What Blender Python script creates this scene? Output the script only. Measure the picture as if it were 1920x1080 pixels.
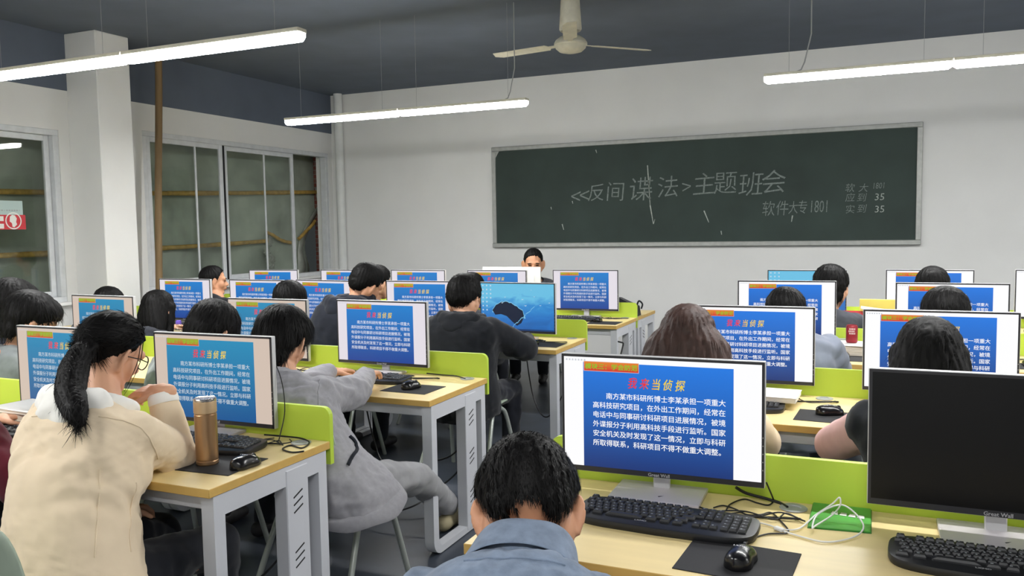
import bpy, bmesh, math, random
import numpy as np
from mathutils import Vector, Matrix, noise
from mathutils.bvhtree import BVHTree

for o in list(bpy.data.objects):
    bpy.data.objects.remove(o, do_unlink=True)
SC = bpy.context.scene
COL = SC.collection
random.seed(7)
RNG = np.random.default_rng(7)
PI = math.pi
R_ = math.radians

# ------------------------------------------------------------------ camera, world, exposure
CAM_Z = 1.4746
FPX = 1543.88
CX = Vector((0.9155288, 0.4019205, -0.0163358))      # image right
CD = Vector((0.0143175, -0.0731447, -0.9972186))     # image down
CF = Vector((-0.4019975, 0.9127485, -0.0727206))     # view direction
cam_data = bpy.data.cameras.new('camera')
cam = bpy.data.objects.new('camera', cam_data)
COL.objects.link(cam)
cam_data.sensor_width = 36.0
cam_data.lens = 36.0 * FPX / 1920.0
cam_data.clip_start = 0.05
mw = Matrix((CX, -CD, -CF)).transposed().to_4x4()
mw.translation = Vector((0, 0, CAM_Z))
cam.matrix_world = mw
SC.camera = cam

world = bpy.data.worlds.new('night')
SC.world = world
world.use_nodes = True
world.node_tree.nodes['Background'].inputs[0].default_value = (0.030, 0.034, 0.034, 1)
world.node_tree.nodes['Background'].inputs[1].default_value = 1.0

SC.view_settings.view_transform = 'Standard'
SC.view_settings.look = 'None'
SC.view_settings.exposure = 0.0
SC.view_settings.gamma = 1.0
SC.view_settings.use_curve_mapping = False
LAMP_STRENGTH = 150.0

def at(u, v, Y):
    """point of the plane y = Y seen at pixel (u, v) of the 1920x1080 photograph"""
    d = CX * ((u - 960) / FPX) + CD * ((v - 540) / FPX) + CF
    return Vector((0, 0, CAM_Z)) + d * (Y / d.y)

def atx(u, v, X):
    d = CX * ((u - 960) / FPX) + CD * ((v - 540) / FPX) + CF
    return Vector((0, 0, CAM_Z)) + d * (X / d.x)

def atz(u, v, Z):
    d = CX * ((u - 960) / FPX) + CD * ((v - 540) / FPX) + CF
    return Vector((0, 0, CAM_Z)) + d * ((Z - CAM_Z) / d.z)

# ------------------------------------------------------------------ materials
def lin(c):
    out = []
    for x in c:
        x = x / 255.0
        out.append(x / 12.92 if x <= 0.04045 else ((x + 0.055) / 1.055) ** 2.4)
    return tuple(out) + (1.0,)

def M(name, rgb, rough=0.6, metal=0.0, var=0.0, vscale=8.0, bump=0.0, bscale=80.0, spec=0.5, stretch=None, sheen=0.0, coat=0.0):
    m = bpy.data.materials.new(name)
    m.use_nodes = True
    nt = m.node_tree
    b = nt.nodes['Principled BSDF']
    c = lin(rgb)
    b.inputs['Base Color'].default_value = c
    b.inputs['Roughness'].default_value = rough
    b.inputs['Metallic'].default_value = metal
    b.inputs['Specular IOR Level'].default_value = spec
    if sheen:
        b.inputs['Sheen Weight'].default_value = sheen
    if coat:
        b.inputs['Coat Weight'].default_value = coat
    if var or bump:
        tc = nt.nodes.new('ShaderNodeTexCoord')
        mp = nt.nodes.new('ShaderNodeMapping')
        nt.links.new(tc.outputs['Object'], mp.inputs['Vector'])
        if stretch:
            mp.inputs['Scale'].default_value = stretch
    if var:
        n = nt.nodes.new('ShaderNodeTexNoise')
        n.inputs['Scale'].default_value = vscale
        n.inputs['Detail'].default_value = 5
        nt.links.new(mp.outputs[0], n.inputs['Vector'])
        r = nt.nodes.new('ShaderNodeValToRGB')
        r.color_ramp.elements[0].position = 0.3
        r.color_ramp.elements[1].position = 0.7
        r.color_ramp.elements[0].color = tuple(x * (1 - var) for x in c[:3]) + (1,)
        r.color_ramp.elements[1].color = tuple(min(1, x * (1 + var * 0.7)) for x in c[:3]) + (1,)
        nt.links.new(n.outputs['Fac'], r.inputs[0])
        nt.links.new(r.outputs[0], b.inputs['Base Color'])
    if bump:
        n2 = nt.nodes.new('ShaderNodeTexNoise')
        n2.inputs['Scale'].default_value = bscale
        n2.inputs['Detail'].default_value = 3
        nt.links.new(mp.outputs[0], n2.inputs['Vector'])
        bp = nt.nodes.new('ShaderNodeBump')
        bp.inputs['Strength'].default_value = bump
        bp.inputs['Distance'].default_value = 0.004
        nt.links.new(n2.outputs['Fac'], bp.inputs['Height'])
        nt.links.new(bp.outputs[0], b.inputs['Normal'])
    return m

def EM(name, rgb, strength=1.0, grad=None, sample=True):
    """a lit screen surface; grad = (axis, lo, hi, rgb_hi): the slide's own colour gradient"""
    m = bpy.data.materials.new(name)
    m.use_nodes = True
    nt = m.node_tree
    b = nt.nodes['Principled BSDF']
    b.inputs['Base Color'].default_value = (0.01, 0.01, 0.012, 1)
    b.inputs['Roughness'].default_value = 0.45
    b.inputs['Specular IOR Level'].default_value = 0.25
    b.inputs['Emission Strength'].default_value = strength
    b.inputs['Emission Color'].default_value = lin(rgb)
    if grad:
        ax, lo, hi, rgb2 = grad
        tc = nt.nodes.new('ShaderNodeTexCoord')
        sp = nt.nodes.new('ShaderNodeSeparateXYZ')
        nt.links.new(tc.outputs['Object'], sp.inputs[0])
        mr = nt.nodes.new('ShaderNodeMapRange')
        mr.inputs[1].default_value = lo
        mr.inputs[2].default_value = hi
        nt.links.new(sp.outputs['XYZ'.index(ax)], mr.inputs[0])
        r = nt.nodes.new('ShaderNodeValToRGB')
        r.color_ramp.elements[0].color = lin(rgb)
        r.color_ramp.elements[1].color = lin(rgb2)
        nt.links.new(mr.outputs[0], r.inputs[0])
        nt.links.new(r.outputs[0], b.inputs['Emission Color'])
    if not sample:
        m.cycles.emission_sampling = 'NONE'
    return m

m_wall = M('wall_paint', (232, 232, 230), 0.85, var=0.03, vscale=2.0, bump=0.08, bscale=30)
m_ceil = M('ceiling_paint', (100, 109, 124), 0.9, var=0.08, vscale=2.5)
m_floor = M('floor_vinyl', (58, 64, 74), 0.38, var=0.22, vscale=5.0, bump=0.03, bscale=25)
m_alu = M('aluminium_frame', (214, 217, 220), 0.5, metal=0.0, var=0.08, vscale=14)
m_white_paint = M('white_pipe_paint', (226, 228, 226), 0.6, var=0.05, vscale=9)
m_board = M('chalkboard_green', (50, 64, 59), 0.75, var=0.22, vscale=2.2)
m_board_frame = M('chalkboard_frame_metal', (172, 174, 170), 0.5, metal=0.3, var=0.12, vscale=18)
m_chalk = M('chalk', (128, 138, 133), 0.95, var=0.35, vscale=70)
m_chalk_bright = M('chalk_bright', (178, 186, 178), 0.95, var=0.3, vscale=60)
m_fan = M('aged_white_enamel', (212, 208, 190), 0.5, var=0.12, vscale=16)
m_bamboo = M('bamboo', (206, 168, 88), 0.6, var=0.3, vscale=18)
m_oldwood = M('old_wooden_pole', (132, 108, 74), 0.7, var=0.3, vscale=12, stretch=(1, 1, 0.15))
m_tarp = M('scaffold_mesh_sheet', (190, 200, 186), 0.9, var=0.25, vscale=3.0, bump=0.4, bscale=12)
m_torn = M('torn_plastic_sheet', (176, 180, 170), 0.5, var=0.2, vscale=10, bump=0.5, bscale=20)
m_laminate = M('pale_wood_laminate', (228, 206, 148), 0.38, var=0.05, vscale=4.0, stretch=(0.5, 6, 6))
m_edge = M('wood_edge_band', (206, 168, 92), 0.5, var=0.06, vscale=6.0, stretch=(0.5, 6, 6))
m_steel = M('grey_powder_coated_steel', (200, 202, 208), 0.45, var=0.03, vscale=5)
m_slot = M('dark_vent_slot', (28, 28, 30), 0.8)
m_green = M('lime_green_panel', (142, 162, 52), 0.5, var=0.05, vscale=7)
m_green_edge = M('lime_green_edge', (186, 212, 70), 0.45)
m_grommet = M('grey_cable_grommet', (158, 160, 160), 0.5)
m_silver = M('silver_plastic', (206, 206, 208), 0.35, metal=0.2)
m_stand = M('glossy_pale_stand', (198, 192, 196), 0.25)
m_bezel = M('dark_bezel', (44, 44, 48), 0.4)
m_blackscreen = M('switched_off_screen', (9, 9, 11), 0.32, spec=0.3)
m_backplastic = M('white_monitor_back', (224, 224, 224), 0.4)
m_logo = M('brand_lettering', (178, 178, 180), 0.4)
m_keyb = M('black_keyboard_plastic', (26, 27, 29), 0.42, var=0.1, vscale=20)
m_key = M('black_key_plastic', (36, 37, 40), 0.5)
m_legend = M('key_legend_print', (150, 156, 158), 0.6)
m_mouse = M('glossy_black_mouse', (16, 16, 18), 0.22)
m_pad = M('black_mouse_pad', (30, 30, 32), 0.8, bump=0.1, bscale=400)
m_cable = M('black_cable', (22, 22, 24), 0.5)
m_white_cable = M('white_cable', (226, 226, 224), 0.45)
m_chair = M('pale_sage_plastic', (162, 176, 158), 0.45, var=0.04, vscale=8)
m_chair_leg = M('grey_chair_tube', (172, 178, 172), 0.35, metal=0.35)
m_skin = M('skin', (218, 166, 134), 0.55, var=0.06, vscale=14)
m_skin_d = M('skin_tan', (206, 150, 116), 0.55, var=0.06, vscale=14)
m_hair = M('black_hair', (16, 15, 15), 0.55, var=0.2, vscale=40, stretch=(1, 1, 0.3), spec=0.15)
m_hair_b = M('dark_brown_hair', (66, 47, 42), 0.5, var=0.25, vscale=40, stretch=(1, 1, 0.3), spec=0.25)
m_lens = M('spectacle_frame', (20, 20, 22), 0.3)
m_gold = M('gold_tan_metal', (176, 140, 104), 0.3, metal=0.75, var=0.04, vscale=5)
m_chrome = M('chrome', (205, 200, 196), 0.2, metal=0.9)
m_paper = M('white_paper', (232, 230, 224), 0.8, var=0.03, vscale=9)
m_papercut = M('paper_edges', (206, 196, 180), 0.85, var=0.2, vscale=60, stretch=(0.2, 0.2, 6))
m_red = M('red_cover', (176, 34, 48), 0.5, var=0.08, vscale=9)
m_yellow = M('yellow_paper', (232, 218, 110), 0.7)
m_canred = M('dark_red_can', (150, 40, 50), 0.35, metal=0.3)
m_label_pale = M('pale_print', (226, 210, 206), 0.5)
m_folder = M('green_printed_card', (70, 160, 62), 0.35, var=0.28, vscale=9, stretch=(0.4, 2.5, 1))
m_folder_d = M('dark_green_card', (38, 112, 40), 0.4)
m_sign_red = M('red_sign', (202, 46, 56), 0.5)
m_sign_pale = M('pale_teal_strip', (176, 196, 192), 0.55)
m_purple = M('purple_cap', (96, 72, 176), 0.4)

def glass_mat(name, tint, refl=1.0, rough=0.02):
    m = bpy.data.materials.new(name)
    m.use_nodes = True
    nt = m.node_tree
    nt.nodes.remove(nt.nodes['Principled BSDF'])
    out = nt.nodes['Material Output']
    t = nt.nodes.new('ShaderNodeBsdfTransparent')
    t.inputs[0].default_value = lin(tint)
    g = nt.nodes.new('ShaderNodeBsdfGlossy')
    g.inputs['Roughness'].default_value = rough
    lw = nt.nodes.new('ShaderNodeLayerWeight')
    lw.inputs[0].default_value = 0.5
    pw_ = nt.nodes.new('ShaderNodeMath'); pw_.operation = 'POWER'
    nt.links.new(lw.outputs['Facing'], pw_.inputs[0]); pw_.inputs[1].default_value = 40.0
    f = nt.nodes.new('ShaderNodeMath'); f.operation = 'MULTIPLY_ADD'
    nt.links.new(pw_.outputs[0], f.inputs[0]); f.inputs[1].default_value = 0.55; f.inputs[2].default_value = 0.04
    mx = nt.nodes.new('ShaderNodeMixShader')
    nt.links.new(f.outputs[0], mx.inputs[0])
    nt.links.new(t.outputs[0], mx.inputs[1])
    nt.links.new(g.outputs[0], mx.inputs[2])
    nt.links.new(mx.outputs[0], out.inputs[0])
    return m

m_glass = glass_mat('window_glass', (240, 242, 240))
m_bottle = glass_mat('clear_bottle_plastic', (236, 238, 240), rough=0.1)

m_tube = bpy.data.materials.new('lit_diffuser')
m_tube.use_nodes = True
_b = m_tube.node_tree.nodes['Principled BSDF']
_b.inputs['Base Color'].default_value = (0.9, 0.9, 0.9, 1)
_b.inputs['Emission Color'].default_value = (1.0, 1.0, 0.985, 1)
_b.inputs['Emission Strength'].default_value = LAMP_STRENGTH
m_tube_side = m_tube.copy()
m_tube_side.name = 'lit_diffuser_side'
m_tube_side.node_tree.nodes['Principled BSDF'].inputs['Emission Strength'].default_value = 40.0

# brick, seen through the open end of the window
m_brick = bpy.data.materials.new('red_brick')
m_brick.use_nodes = True
nt = m_brick.node_tree
tc = nt.nodes.new('ShaderNodeTexCoord')
mp = nt.nodes.new('ShaderNodeMapping')
mp.inputs['Rotation'].default_value = (PI / 2, 0, 0)
br = nt.nodes.new('ShaderNodeTexBrick')
br.inputs['Scale'].default_value = 4.2
br.inputs['Color1'].default_value = lin((150, 84, 72))
br.inputs['Color2'].default_value = lin((128, 70, 62))
br.inputs['Mortar'].default_value = lin((150, 140, 130))
nt.links.new(tc.outputs['Object'], mp.inputs[0])
nt.links.new(mp.outputs[0], br.inputs['Vector'])
nt.links.new(br.outputs[0], nt.nodes['Principled BSDF'].inputs['Base Color'])
nt.nodes['Principled BSDF'].inputs['Roughness'].default_value = 0.9

# ------------------------------------------------------------------ object helpers
def tag(o, label=None, cat=None, group=None, kind=None):
    if label:
        o['label'] = label
    if cat:
        o['category'] = cat
    if group:
        o['group'] = group
    if kind:
        o['kind'] = kind
    return o

def empty(name, loc=(0, 0, 0), rz=0.0):
    o = bpy.data.objects.new(name, None)
    COL.objects.link(o)
    o.empty_display_size = 0.1
    o.location = loc
    o.rotation_euler = (0, 0, rz)
    return o

def link(name, me, mats, parent=None, loc=(0, 0, 0)):
    o = bpy.data.objects.new(name, me)
    COL.objects.link(o)
    if mats is not None:
        ml = mats if isinstance(mats, (list, tuple)) else [mats]
        for i, m in enumerate(ml):
            if i < len(me.materials):
                me.materials[i] = m
            else:
                me.materials.append(m)
    if parent is not None:
        o.parent = parent
    o.location = loc
    return o

def kids(o):
    return [c for c in o.children]

def copy_tree(o, parent=None):
    c = o.copy()
    COL.objects.link(c)
    c.parent = parent
    for ch in kids(o):
        copy_tree(ch, c)
    return c

class MB:
    """collects shapes into one mesh"""
    def __init__(s):
        s.bm = bmesh.new()
        s.mi = 0
    def _new(s, faces):
        for f in faces:
            f.material_index = s.mi
    def box(s, c, size, rot=None, bevel=0.0, seg=1):
        n0 = set(s.bm.faces)
        mat = Matrix.Translation(Vector(c)) @ (rot.to_4x4() if rot else Matrix.Identity(4)) @ Matrix.Diagonal((*size, 1))
        r = bmesh.ops.create_cube(s.bm, size=1.0, matrix=mat)
        if bevel:
            es = list({e for v in r['verts'] for e in v.link_edges})
            bmesh.ops.bevel(s.bm, geom=es, offset=bevel, segments=seg, affect='EDGES', profile=0.7)
        s._new([f for f in s.bm.faces if f not in n0])
        return s
    def loft(s, rings, cap=True, closed=True):
        vs = [[s.bm.verts.new(p) for p in r] for r in rings]
        n = len(rings[0])
        fs = []
        for a, b in zip(vs, vs[1:]):
            for i in range(n if closed else n - 1):
                j = (i + 1) % n
                try:
                    fs.append(s.bm.faces.new((a[i], a[j], b[j], b[i])))
                except ValueError:
                    pass
        if cap and closed:
            fs.append(s.bm.faces.new(list(reversed(vs[0]))))
            fs.append(s.bm.faces.new(vs[-1]))
        s._new(fs)
        return s
    def tube(s, pts, r, n=8, cap=True):
        pts = [Vector(p) for p in pts]
        rs = r if isinstance(r, (list, tuple)) else [r] * len(pts)
        rings = []
        up = None
        for i, p in enumerate(pts):
            t = (pts[min(i + 1, len(pts) - 1)] - pts[max(i - 1, 0)])
            if t.length < 1e-9:
                t = Vector((0, 0, 1))
            t.normalize()
            if up is None:
                up = Vector((0, 0, 1)) if abs(t.z) < 0.9 else Vector((1, 0, 0))
            u = up - t * up.dot(t)
            if u.length < 1e-6:
                u = t.orthogonal()
            u.normalize()
            up = u
            w = t.cross(u)
            rings.append([p + (u * math.cos(2 * PI * k / n) + w * math.sin(2 * PI * k / n)) * rs[i] for k in range(n)])
        return s.loft(rings, cap)
    def lathe(s, prof, c=(0, 0, 0), n=24, axis=None):
        c = Vector(c)
        rings = []
        q = axis.to_track_quat('Z', 'Y') if axis is not None else None
        for r, z in prof:
            ring = []
            for k in range(n):
                p = Vector((r * math.cos(2 * PI * k / n), r * math.sin(2 * PI * k / n), z))
                ring.append(c + (q @ p if q else p))
            rings.append(ring)
        return s.loft(rings)
    def cap(s, a, b, ra, rb, n=14):
        """tapered capsule"""
        a, b = Vector(a), Vector(b)
        d = b - a
        L = d.length
        t = d / L if L > 1e-7 else Vector((0, 0, 1))
        u = t.orthogonal().normalized()
        w = t.cross(u)
        prof = []
        for k in range(1, 5):
            an = PI / 2 * k / 4
            prof.append((ra * math.sin(an), -ra * math.cos(an)))
        for k in range(0, 4):
            an = PI / 2 * k / 4
            prof.append((rb * math.cos(an), L + rb * math.sin(an)))
        rings = [[a + t * z + (u * math.cos(2 * PI * i / n) + w * math.sin(2 * PI * i / n)) * r for i in range(n)] for r, z in prof]
        return s.loft(rings)
    def ell(s, c, r, rot=None, n=18):
        c = Vector(c)
        rings = []
        for k in range(1, n // 2 + 3):
            an = PI * k / (n // 2 + 3)
            ring = []
            for i in range(n):
                p = Vector((r[0] * math.sin(an) * math.cos(2 * PI * i / n), r[1] * math.sin(an) * math.sin(2 * PI * i / n), -r[2] * math.cos(an)))
                ring.append(c + (rot @ p if rot else p))
            rings.append(ring)
        return s.loft(rings)
    def quad(s, a, b, c, d):
        s._new([s.bm.faces.new([s.bm.verts.new(p) for p in (a, b, c, d)])])
        return s
    def prism(s, poly, d):
        """poly: closed outline; extruded by vector d"""
        d = Vector(d)
        a = [s.bm.verts.new(Vector(p)) for p in poly]
        b = [s.bm.verts.new(Vector(p) + d) for p in poly]
        fs = [s.bm.faces.new(list(reversed(a))), s.bm.faces.new(b)]
        n = len(a)
        for i in range(n):
            j = (i + 1) % n
            fs.append(s.bm.faces.new((a[i], a[j], b[j], b[i])))
        s._new(fs)
        return s
    def mesh(s, name, smooth=False, angle=40):
        bmesh.ops.recalc_face_normals(s.bm, faces=list(s.bm.faces))
        me = bpy.data.meshes.new(name)
        s.bm.to_mesh(me)
        s.bm.free()
        if smooth:
            me.polygons.foreach_set('use_smooth', [True] * len(me.polygons))
            try:
                me.set_sharp_from_angle(angle=R_(angle))
            except Exception:
                pass
        return me
    def build(s, name, mats, parent=None, loc=(0, 0, 0), smooth=False, angle=40):
        return link(name, s.mesh(name, smooth, angle), mats, parent, loc)

def grow(mb, voxel, smooth=4):
    """melt the collected shapes into one continuous skin"""
    me = mb.mesh('raw')
    o = bpy.data.objects.new('raw', me)
    COL.objects.link(o)
    r = o.modifiers.new('r', 'REMESH')
    r.mode = 'VOXEL'
    r.voxel_size = voxel
    if smooth:
        q = o.modifiers.new('s', 'SMOOTH')
        q.factor = 0.5
        q.iterations = smooth
    dg = bpy.context.evaluated_depsgraph_get()
    res = bpy.data.meshes.new_from_object(o.evaluated_get(dg))
    bpy.data.objects.remove(o, do_unlink=True)
    bpy.data.meshes.remove(me)
    res.polygons.foreach_set('use_smooth', [True] * len(res.polygons))
    return res

def get_co(me):
    a = np.empty(len(me.vertices) * 3, np.float32)
    me.vertices.foreach_get('co', a)
    return a.reshape(-1, 3)

def get_no(me):
    a = np.empty(len(me.vertices) * 3, np.float32)
    me.vertices.foreach_get('normal', a)
    return a.reshape(-1, 3)

def set_co(me, a):
    me.vertices.foreach_set('co', a.astype(np.float32).ravel())
    me.update()

def text_mesh(body, size=1.0, bold=0.0, shear=0.0, align='LEFT', res=2):
    c = bpy.data.curves.new('txt', 'FONT')
    c.body = body
    c.size = size
    c.offset = bold * size
    c.shear = shear
    c.align_x = align
    c.resolution_u = res
    o = bpy.data.objects.new('txt', c)
    COL.objects.link(o)
    dg = bpy.context.evaluated_depsgraph_get()
    me = bpy.data.meshes.new_from_object(o.evaluated_get(dg))
    bpy.data.objects.remove(o, do_unlink=True)
    bpy.data.curves.remove(c)
    return me

def add_text(mb, body, mat4, size, bold=0.0, shear=0.0, align='LEFT', fit=None, res=2, glyph=False):
    """put lettering into mb; text x -> local x, text y -> local y of mat4. glyph: centre on its own box"""
    if bold > 0:
        for dx in (-.5, .5):
            add_text(mb, body, Matrix.Translation(mat4.to_3x3() @ Vector((dx * bold * size * 1.5, 0, .00005 * (dx + .5)))) @ mat4, size, 0, shear, align, fit, res, glyph)
        for dy in (-.3, .3):
            add_text(mb, body, Matrix.Translation(mat4.to_3x3() @ Vector((0, dy * bold * size * 1.5, .0001 + .00005 * dy))) @ mat4, size, 0, shear, align, fit, res, glyph)
        return
    me = text_mesh(body, size, bold, shear, align, res)
    if len(me.vertices) == 0:
        return
    co = get_co(me)
    if fit:
        co[:, 0] *= fit / max(1e-6, co[:, 0].max() - min(0, co[:, 0].min()))
    if glyph:
        co[:, 0] -= (co[:, 0].max() + co[:, 0].min()) / 2
        co[:, 1] -= (co[:, 1].max() + co[:, 1].min()) / 2
    vs = [mb.bm.verts.new(mat4 @ Vector(p)) for p in co.tolist()]
    fs = []
    for p in me.polygons:
        try:
            fs.append(mb.bm.faces.new([vs[i] for i in p.vertices]))
        except ValueError:
            pass
    mb._new(fs)
    bpy.data.meshes.remove(me)

def frame_xz(x, y, z, rz=0.0):
    """local x -> world x, local y -> world z, facing -y"""
    return Matrix.Translation((x, y, z)) @ Matrix.Rotation(rz, 4, 'Z') @ Matrix.Rotation(PI / 2, 4, 'X')

def structure(o):
    o['kind'] = 'structure'
    return o

# ------------------------------------------------------------------ room shell
X0, X1, Y0, Y1, ZC = -6.6, 6.6, -1.4, 9.13, 3.25
structure(MB().box(((X0 + X1) / 2, (Y0 + Y1) / 2, -0.05), (X1 - X0, Y1 - Y0, 0.1)).build('floor', m_floor))
structure(MB().box(((X0 + X1) / 2, (Y0 + Y1) / 2, ZC + 0.05), (X1 - X0 + 0.4, Y1 - Y0 + 0.4, 0.1)).build('ceiling', m_ceil))
structure(MB().box(((X0 + X1) / 2, Y1 + 0.1, ZC / 2), (X1 - X0 + 0.4, 0.2, ZC)).build('wall_front', m_wall))
structure(MB().box(((X0 + X1) / 2, Y0 - 0.1, ZC / 2), (X1 - X0 + 0.4, 0.2, ZC)).build('wall_back', m_wall))
structure(MB().box((X1 + 0.1, (Y0 + Y1) / 2, ZC / 2), (0.2, Y1 - Y0, ZC)).build('wall_right', m_wall))
W1 = (2.4, 5.12, 0.88, 2.40)      # y0, y1, z0, z1 of the near window opening
W2 = (6.03, 9.05, 0.90, 2.49)
TH = 0.2
PAINT_Z = 2.755
mb = MB()
def wseg(y0, y1, z0, z1):
    mb.box((X0 - TH / 2, (y0 + y1) / 2, (z0 + z1) / 2), (TH, y1 - y0, z1 - z0))
wseg(Y0, W1[0], 0, PAINT_Z)
wseg(W1[1], W2[0], 0, PAINT_Z)
wseg(W2[1], Y1, 0, PAINT_Z)
wseg(W1[0], W1[1], 0, W1[2])
wseg(W1[0], W1[1], W1[3], PAINT_Z)
wseg(W2[0], W2[1], 0, W2[2])
wseg(W2[0], W2[1], W2[3], PAINT_Z)
structure(mb.build('wall_left', m_wall))
# dark painted beam above the white part of the window wall
structure(MB().box((X0 - TH / 2 + 0.004, (Y0 + Y1) / 2, (PAINT_Z + ZC) / 2), (TH + 0.008, Y1 - Y0, ZC - PAINT_Z)).build('trim_1', m_ceil))
structure(MB().box(((X0 - 6.215) / 2, 5.40, ZC / 2), (X0 * -1 - 6.215, 0.355, ZC), bevel=0.006).build('column', m_wall))

def window(name, W, splits, bars=None):
    y0, y1, z0, z1 = W
    root = structure(empty(name, (X0 - 0.05, y0, z0)))
    def fb(mb, ya, yb, za, zb, t=0.06, x=0.0):
        mb.box((x, (ya + yb) / 2 - y0, (za + zb) / 2 - z0), (t, yb - ya, zb - za), bevel=0.004)
    mb = MB()
    fb(mb, y0, y1, z1 - 0.05, z1, 0.09)
    fb(mb, y0, y1, z0, z0 + 0.05, 0.09)
    fb(mb, y0, y0 + 0.055, z0 + .05, z1 - .05, 0.089)
    fb(mb, y1 - 0.055, y1, z0 + .05, z1 - .05, 0.089)
    mb.build('window_frame', m_alu, root)
    MB().box((0.065, (y1 - y0) / 2, -0.012), (0.11, y1 - y0 + 0.02, 0.03), bevel=0.004).build('window_sill', m_wall, root)
    for k, (ya, yb, xo) in enumerate(splits):
        mb = MB()
        fb(mb, ya, ya + 0.05, z0 + 0.05, z1 - 0.05, 0.032, xo)
        fb(mb, yb - 0.05, yb, z0 + 0.05, z1 - 0.05, 0.032, xo)
        fb(mb, ya + .05, yb - .05, z0 + 0.05, z0 + 0.10, 0.028, xo)
        fb(mb, ya + .05, yb - .05, z1 - 0.10, z1 - 0.05, 0.028, xo)
        if bars:
            fb(mb, bars[k] - .011, bars[k] + .011, z0 + .08, z1 - .08, 0.02, xo)
        s = mb.build('sash', m_alu, root)
        if bars and k == 0:
            g = MB(); fb(g, yb, yb + .06, z0 + .05, z1 - .05, 0.02, 0.0)
            g.build('gasket', m_slot, s)
        g = MB().box((xo, (ya + yb) / 2 - y0, (z1 - z0) / 2), (0.006, yb - ya - 0.08, z1 - z0 - 0.18))
        g.build('pane', m_glass, s)
    return root
window('window_1', W1, [(2.458, 3.80, 0.02), (3.76, 5.062, -0.02)])
window('window_2', W2, [(6.088, 7.135, 0.02), (7.195, 8.40, -0.02)], bars=(6.74, 7.87))

# ------------------------------------------------------------------ outside the windows
# weathered sheet on a bamboo scaffold, torn open at its far end
edge = [(606, 262), (606, 380), (592, 395), (580, 418), (566, 444), (562, 470), (572, 500), (566, 540), (562, 600)]
ep = [atx(u, v, -7.20) for u, v in edge]
zs = np.linspace(3.2, 0.0, 34)
ez = np.array([p.z for p in ep]); ey = np.array([p.y for p in ep])
rows = []
for z in zs:
    ye = float(np.interp(z, ez[::-1], ey[::-1]))
    row = []
    for k in range(60):
        f = k / 59
        y = 0.8 + (ye - 0.8) * f
        x = -7.20 + 0.05 * math.sin(y * 2.1 + z) + 0.03 * math.sin(y * 5.3 - z * 3.1) + 0.02 * noise.noise((y * 3, z * 3, 0))
        row.append((x, y, z))
    rows.append(row)
mb = MB()
mb.loft(rows, cap=False, closed=False)
me = mb.mesh('scaffold_sheet', smooth=True, angle=80)
o = link('scaffold_sheet', me, m_tarp)
sm = o.modifiers.new('thick', 'SOLIDIFY'); sm.thickness = 0.004
tag(o, 'weathered grey-green sheet hung on the scaffold outside the windows', 'tarpaulin')
def bamboo(a, b, r, label):
    a, b = Vector(a), Vector(b)
    n = 14
    pts, rs = [], []
    for k in range(n + 1):
        f = k / n
        p = a.lerp(b, f) + Vector((0.008 * math.sin(9 * f), 0, 0.014 * math.sin(5 * f + a.z)))
        pts.append(p)
        rs.append(r * (1.12 if k % 3 == 0 else 0.95))
    o = MB().tube(pts, rs, 10).build('bamboo_pole', m_bamboo, smooth=True, angle=80)
    tag(o, label, 'pole', 'bamboo scaffold poles outside')
bamboo(atx(130, 365, -7.10) + Vector((0, -2.6, -.05)), atx(606, 361, -7.10), 0.026, 'upper horizontal bamboo scaffold pole outside the far window')
bamboo(atx(0, 486, -7.10) + Vector((0, -1.8, 0)), atx(500, 452, -7.10), 0.026, 'lower horizontal bamboo scaffold pole outside the windows')
bamboo(atx(500, 438, -7.10), atx(548, 456, -7.10), 0.022, 'short bamboo pole slanting down beyond the middle pane of the far window')
bamboo(atx(560, 450, -7.08), atx(590, 414, -7.08), 0.022, 'short bamboo pole slanting up by the torn sheet edge')
o = MB().box((-7.01, 9.98, 1.4), (0.32, 1.0, 4.2)).build('brick_pier', m_brick)
o.location = (0, 0, 0)
tag(o, 'dark red brick pier beyond the torn sheet outside the far window', 'brick wall')
# torn clump of clear plastic on the far window
mb = MB()
rng = random.Random(3)
for u, v, rr in ((505, 452, .07), (500, 470, .055), (507, 487, .085), (508, 498, .07)):
    p = atx(u, v, -7.10)
    mb.ell(p, (0.02, rr, rr))
me = grow(mb, 0.012, 1)
co = get_co(me)
co += get_no(me) * (0.012 * np.sin(co[:, 1] * 90 + 3 * np.sin(co[:, 2] * 70)))[:, None]
set_co(me, co)
tag(link('plastic_scrap', me, m_torn), 'crumpled pale plastic scrap tied to the scaffold outside the far window', 'plastic sheet')
mb = MB()
pts1 = [atx(u, v, -7.12) for u, v in ((598, 352), (603, 385), (585, 418), (572, 446), (563, 470), (570, 500), (566, 530))]
rowa, rowb = [], []
for k, p in enumerate(pts1):
    rowa.append(p + Vector((0.02 * math.sin(k * 2), -0.10 - .03 * math.sin(k * 3), 0)))
    rowb.append(p + Vector((-0.02 * math.sin(k), 0.02, 0)))
mb.loft([[a, b] for a, b in zip(rowa, rowb)], cap=False, closed=False)
o = mb.build('plastic_strip', m_torn, smooth=True)
o.modifiers.new('thick', 'SOLIDIFY').thickness = 0.004
tag(o, 'torn pale plastic strip hanging along the ragged edge of the scaffold sheet', 'plastic sheet')

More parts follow.
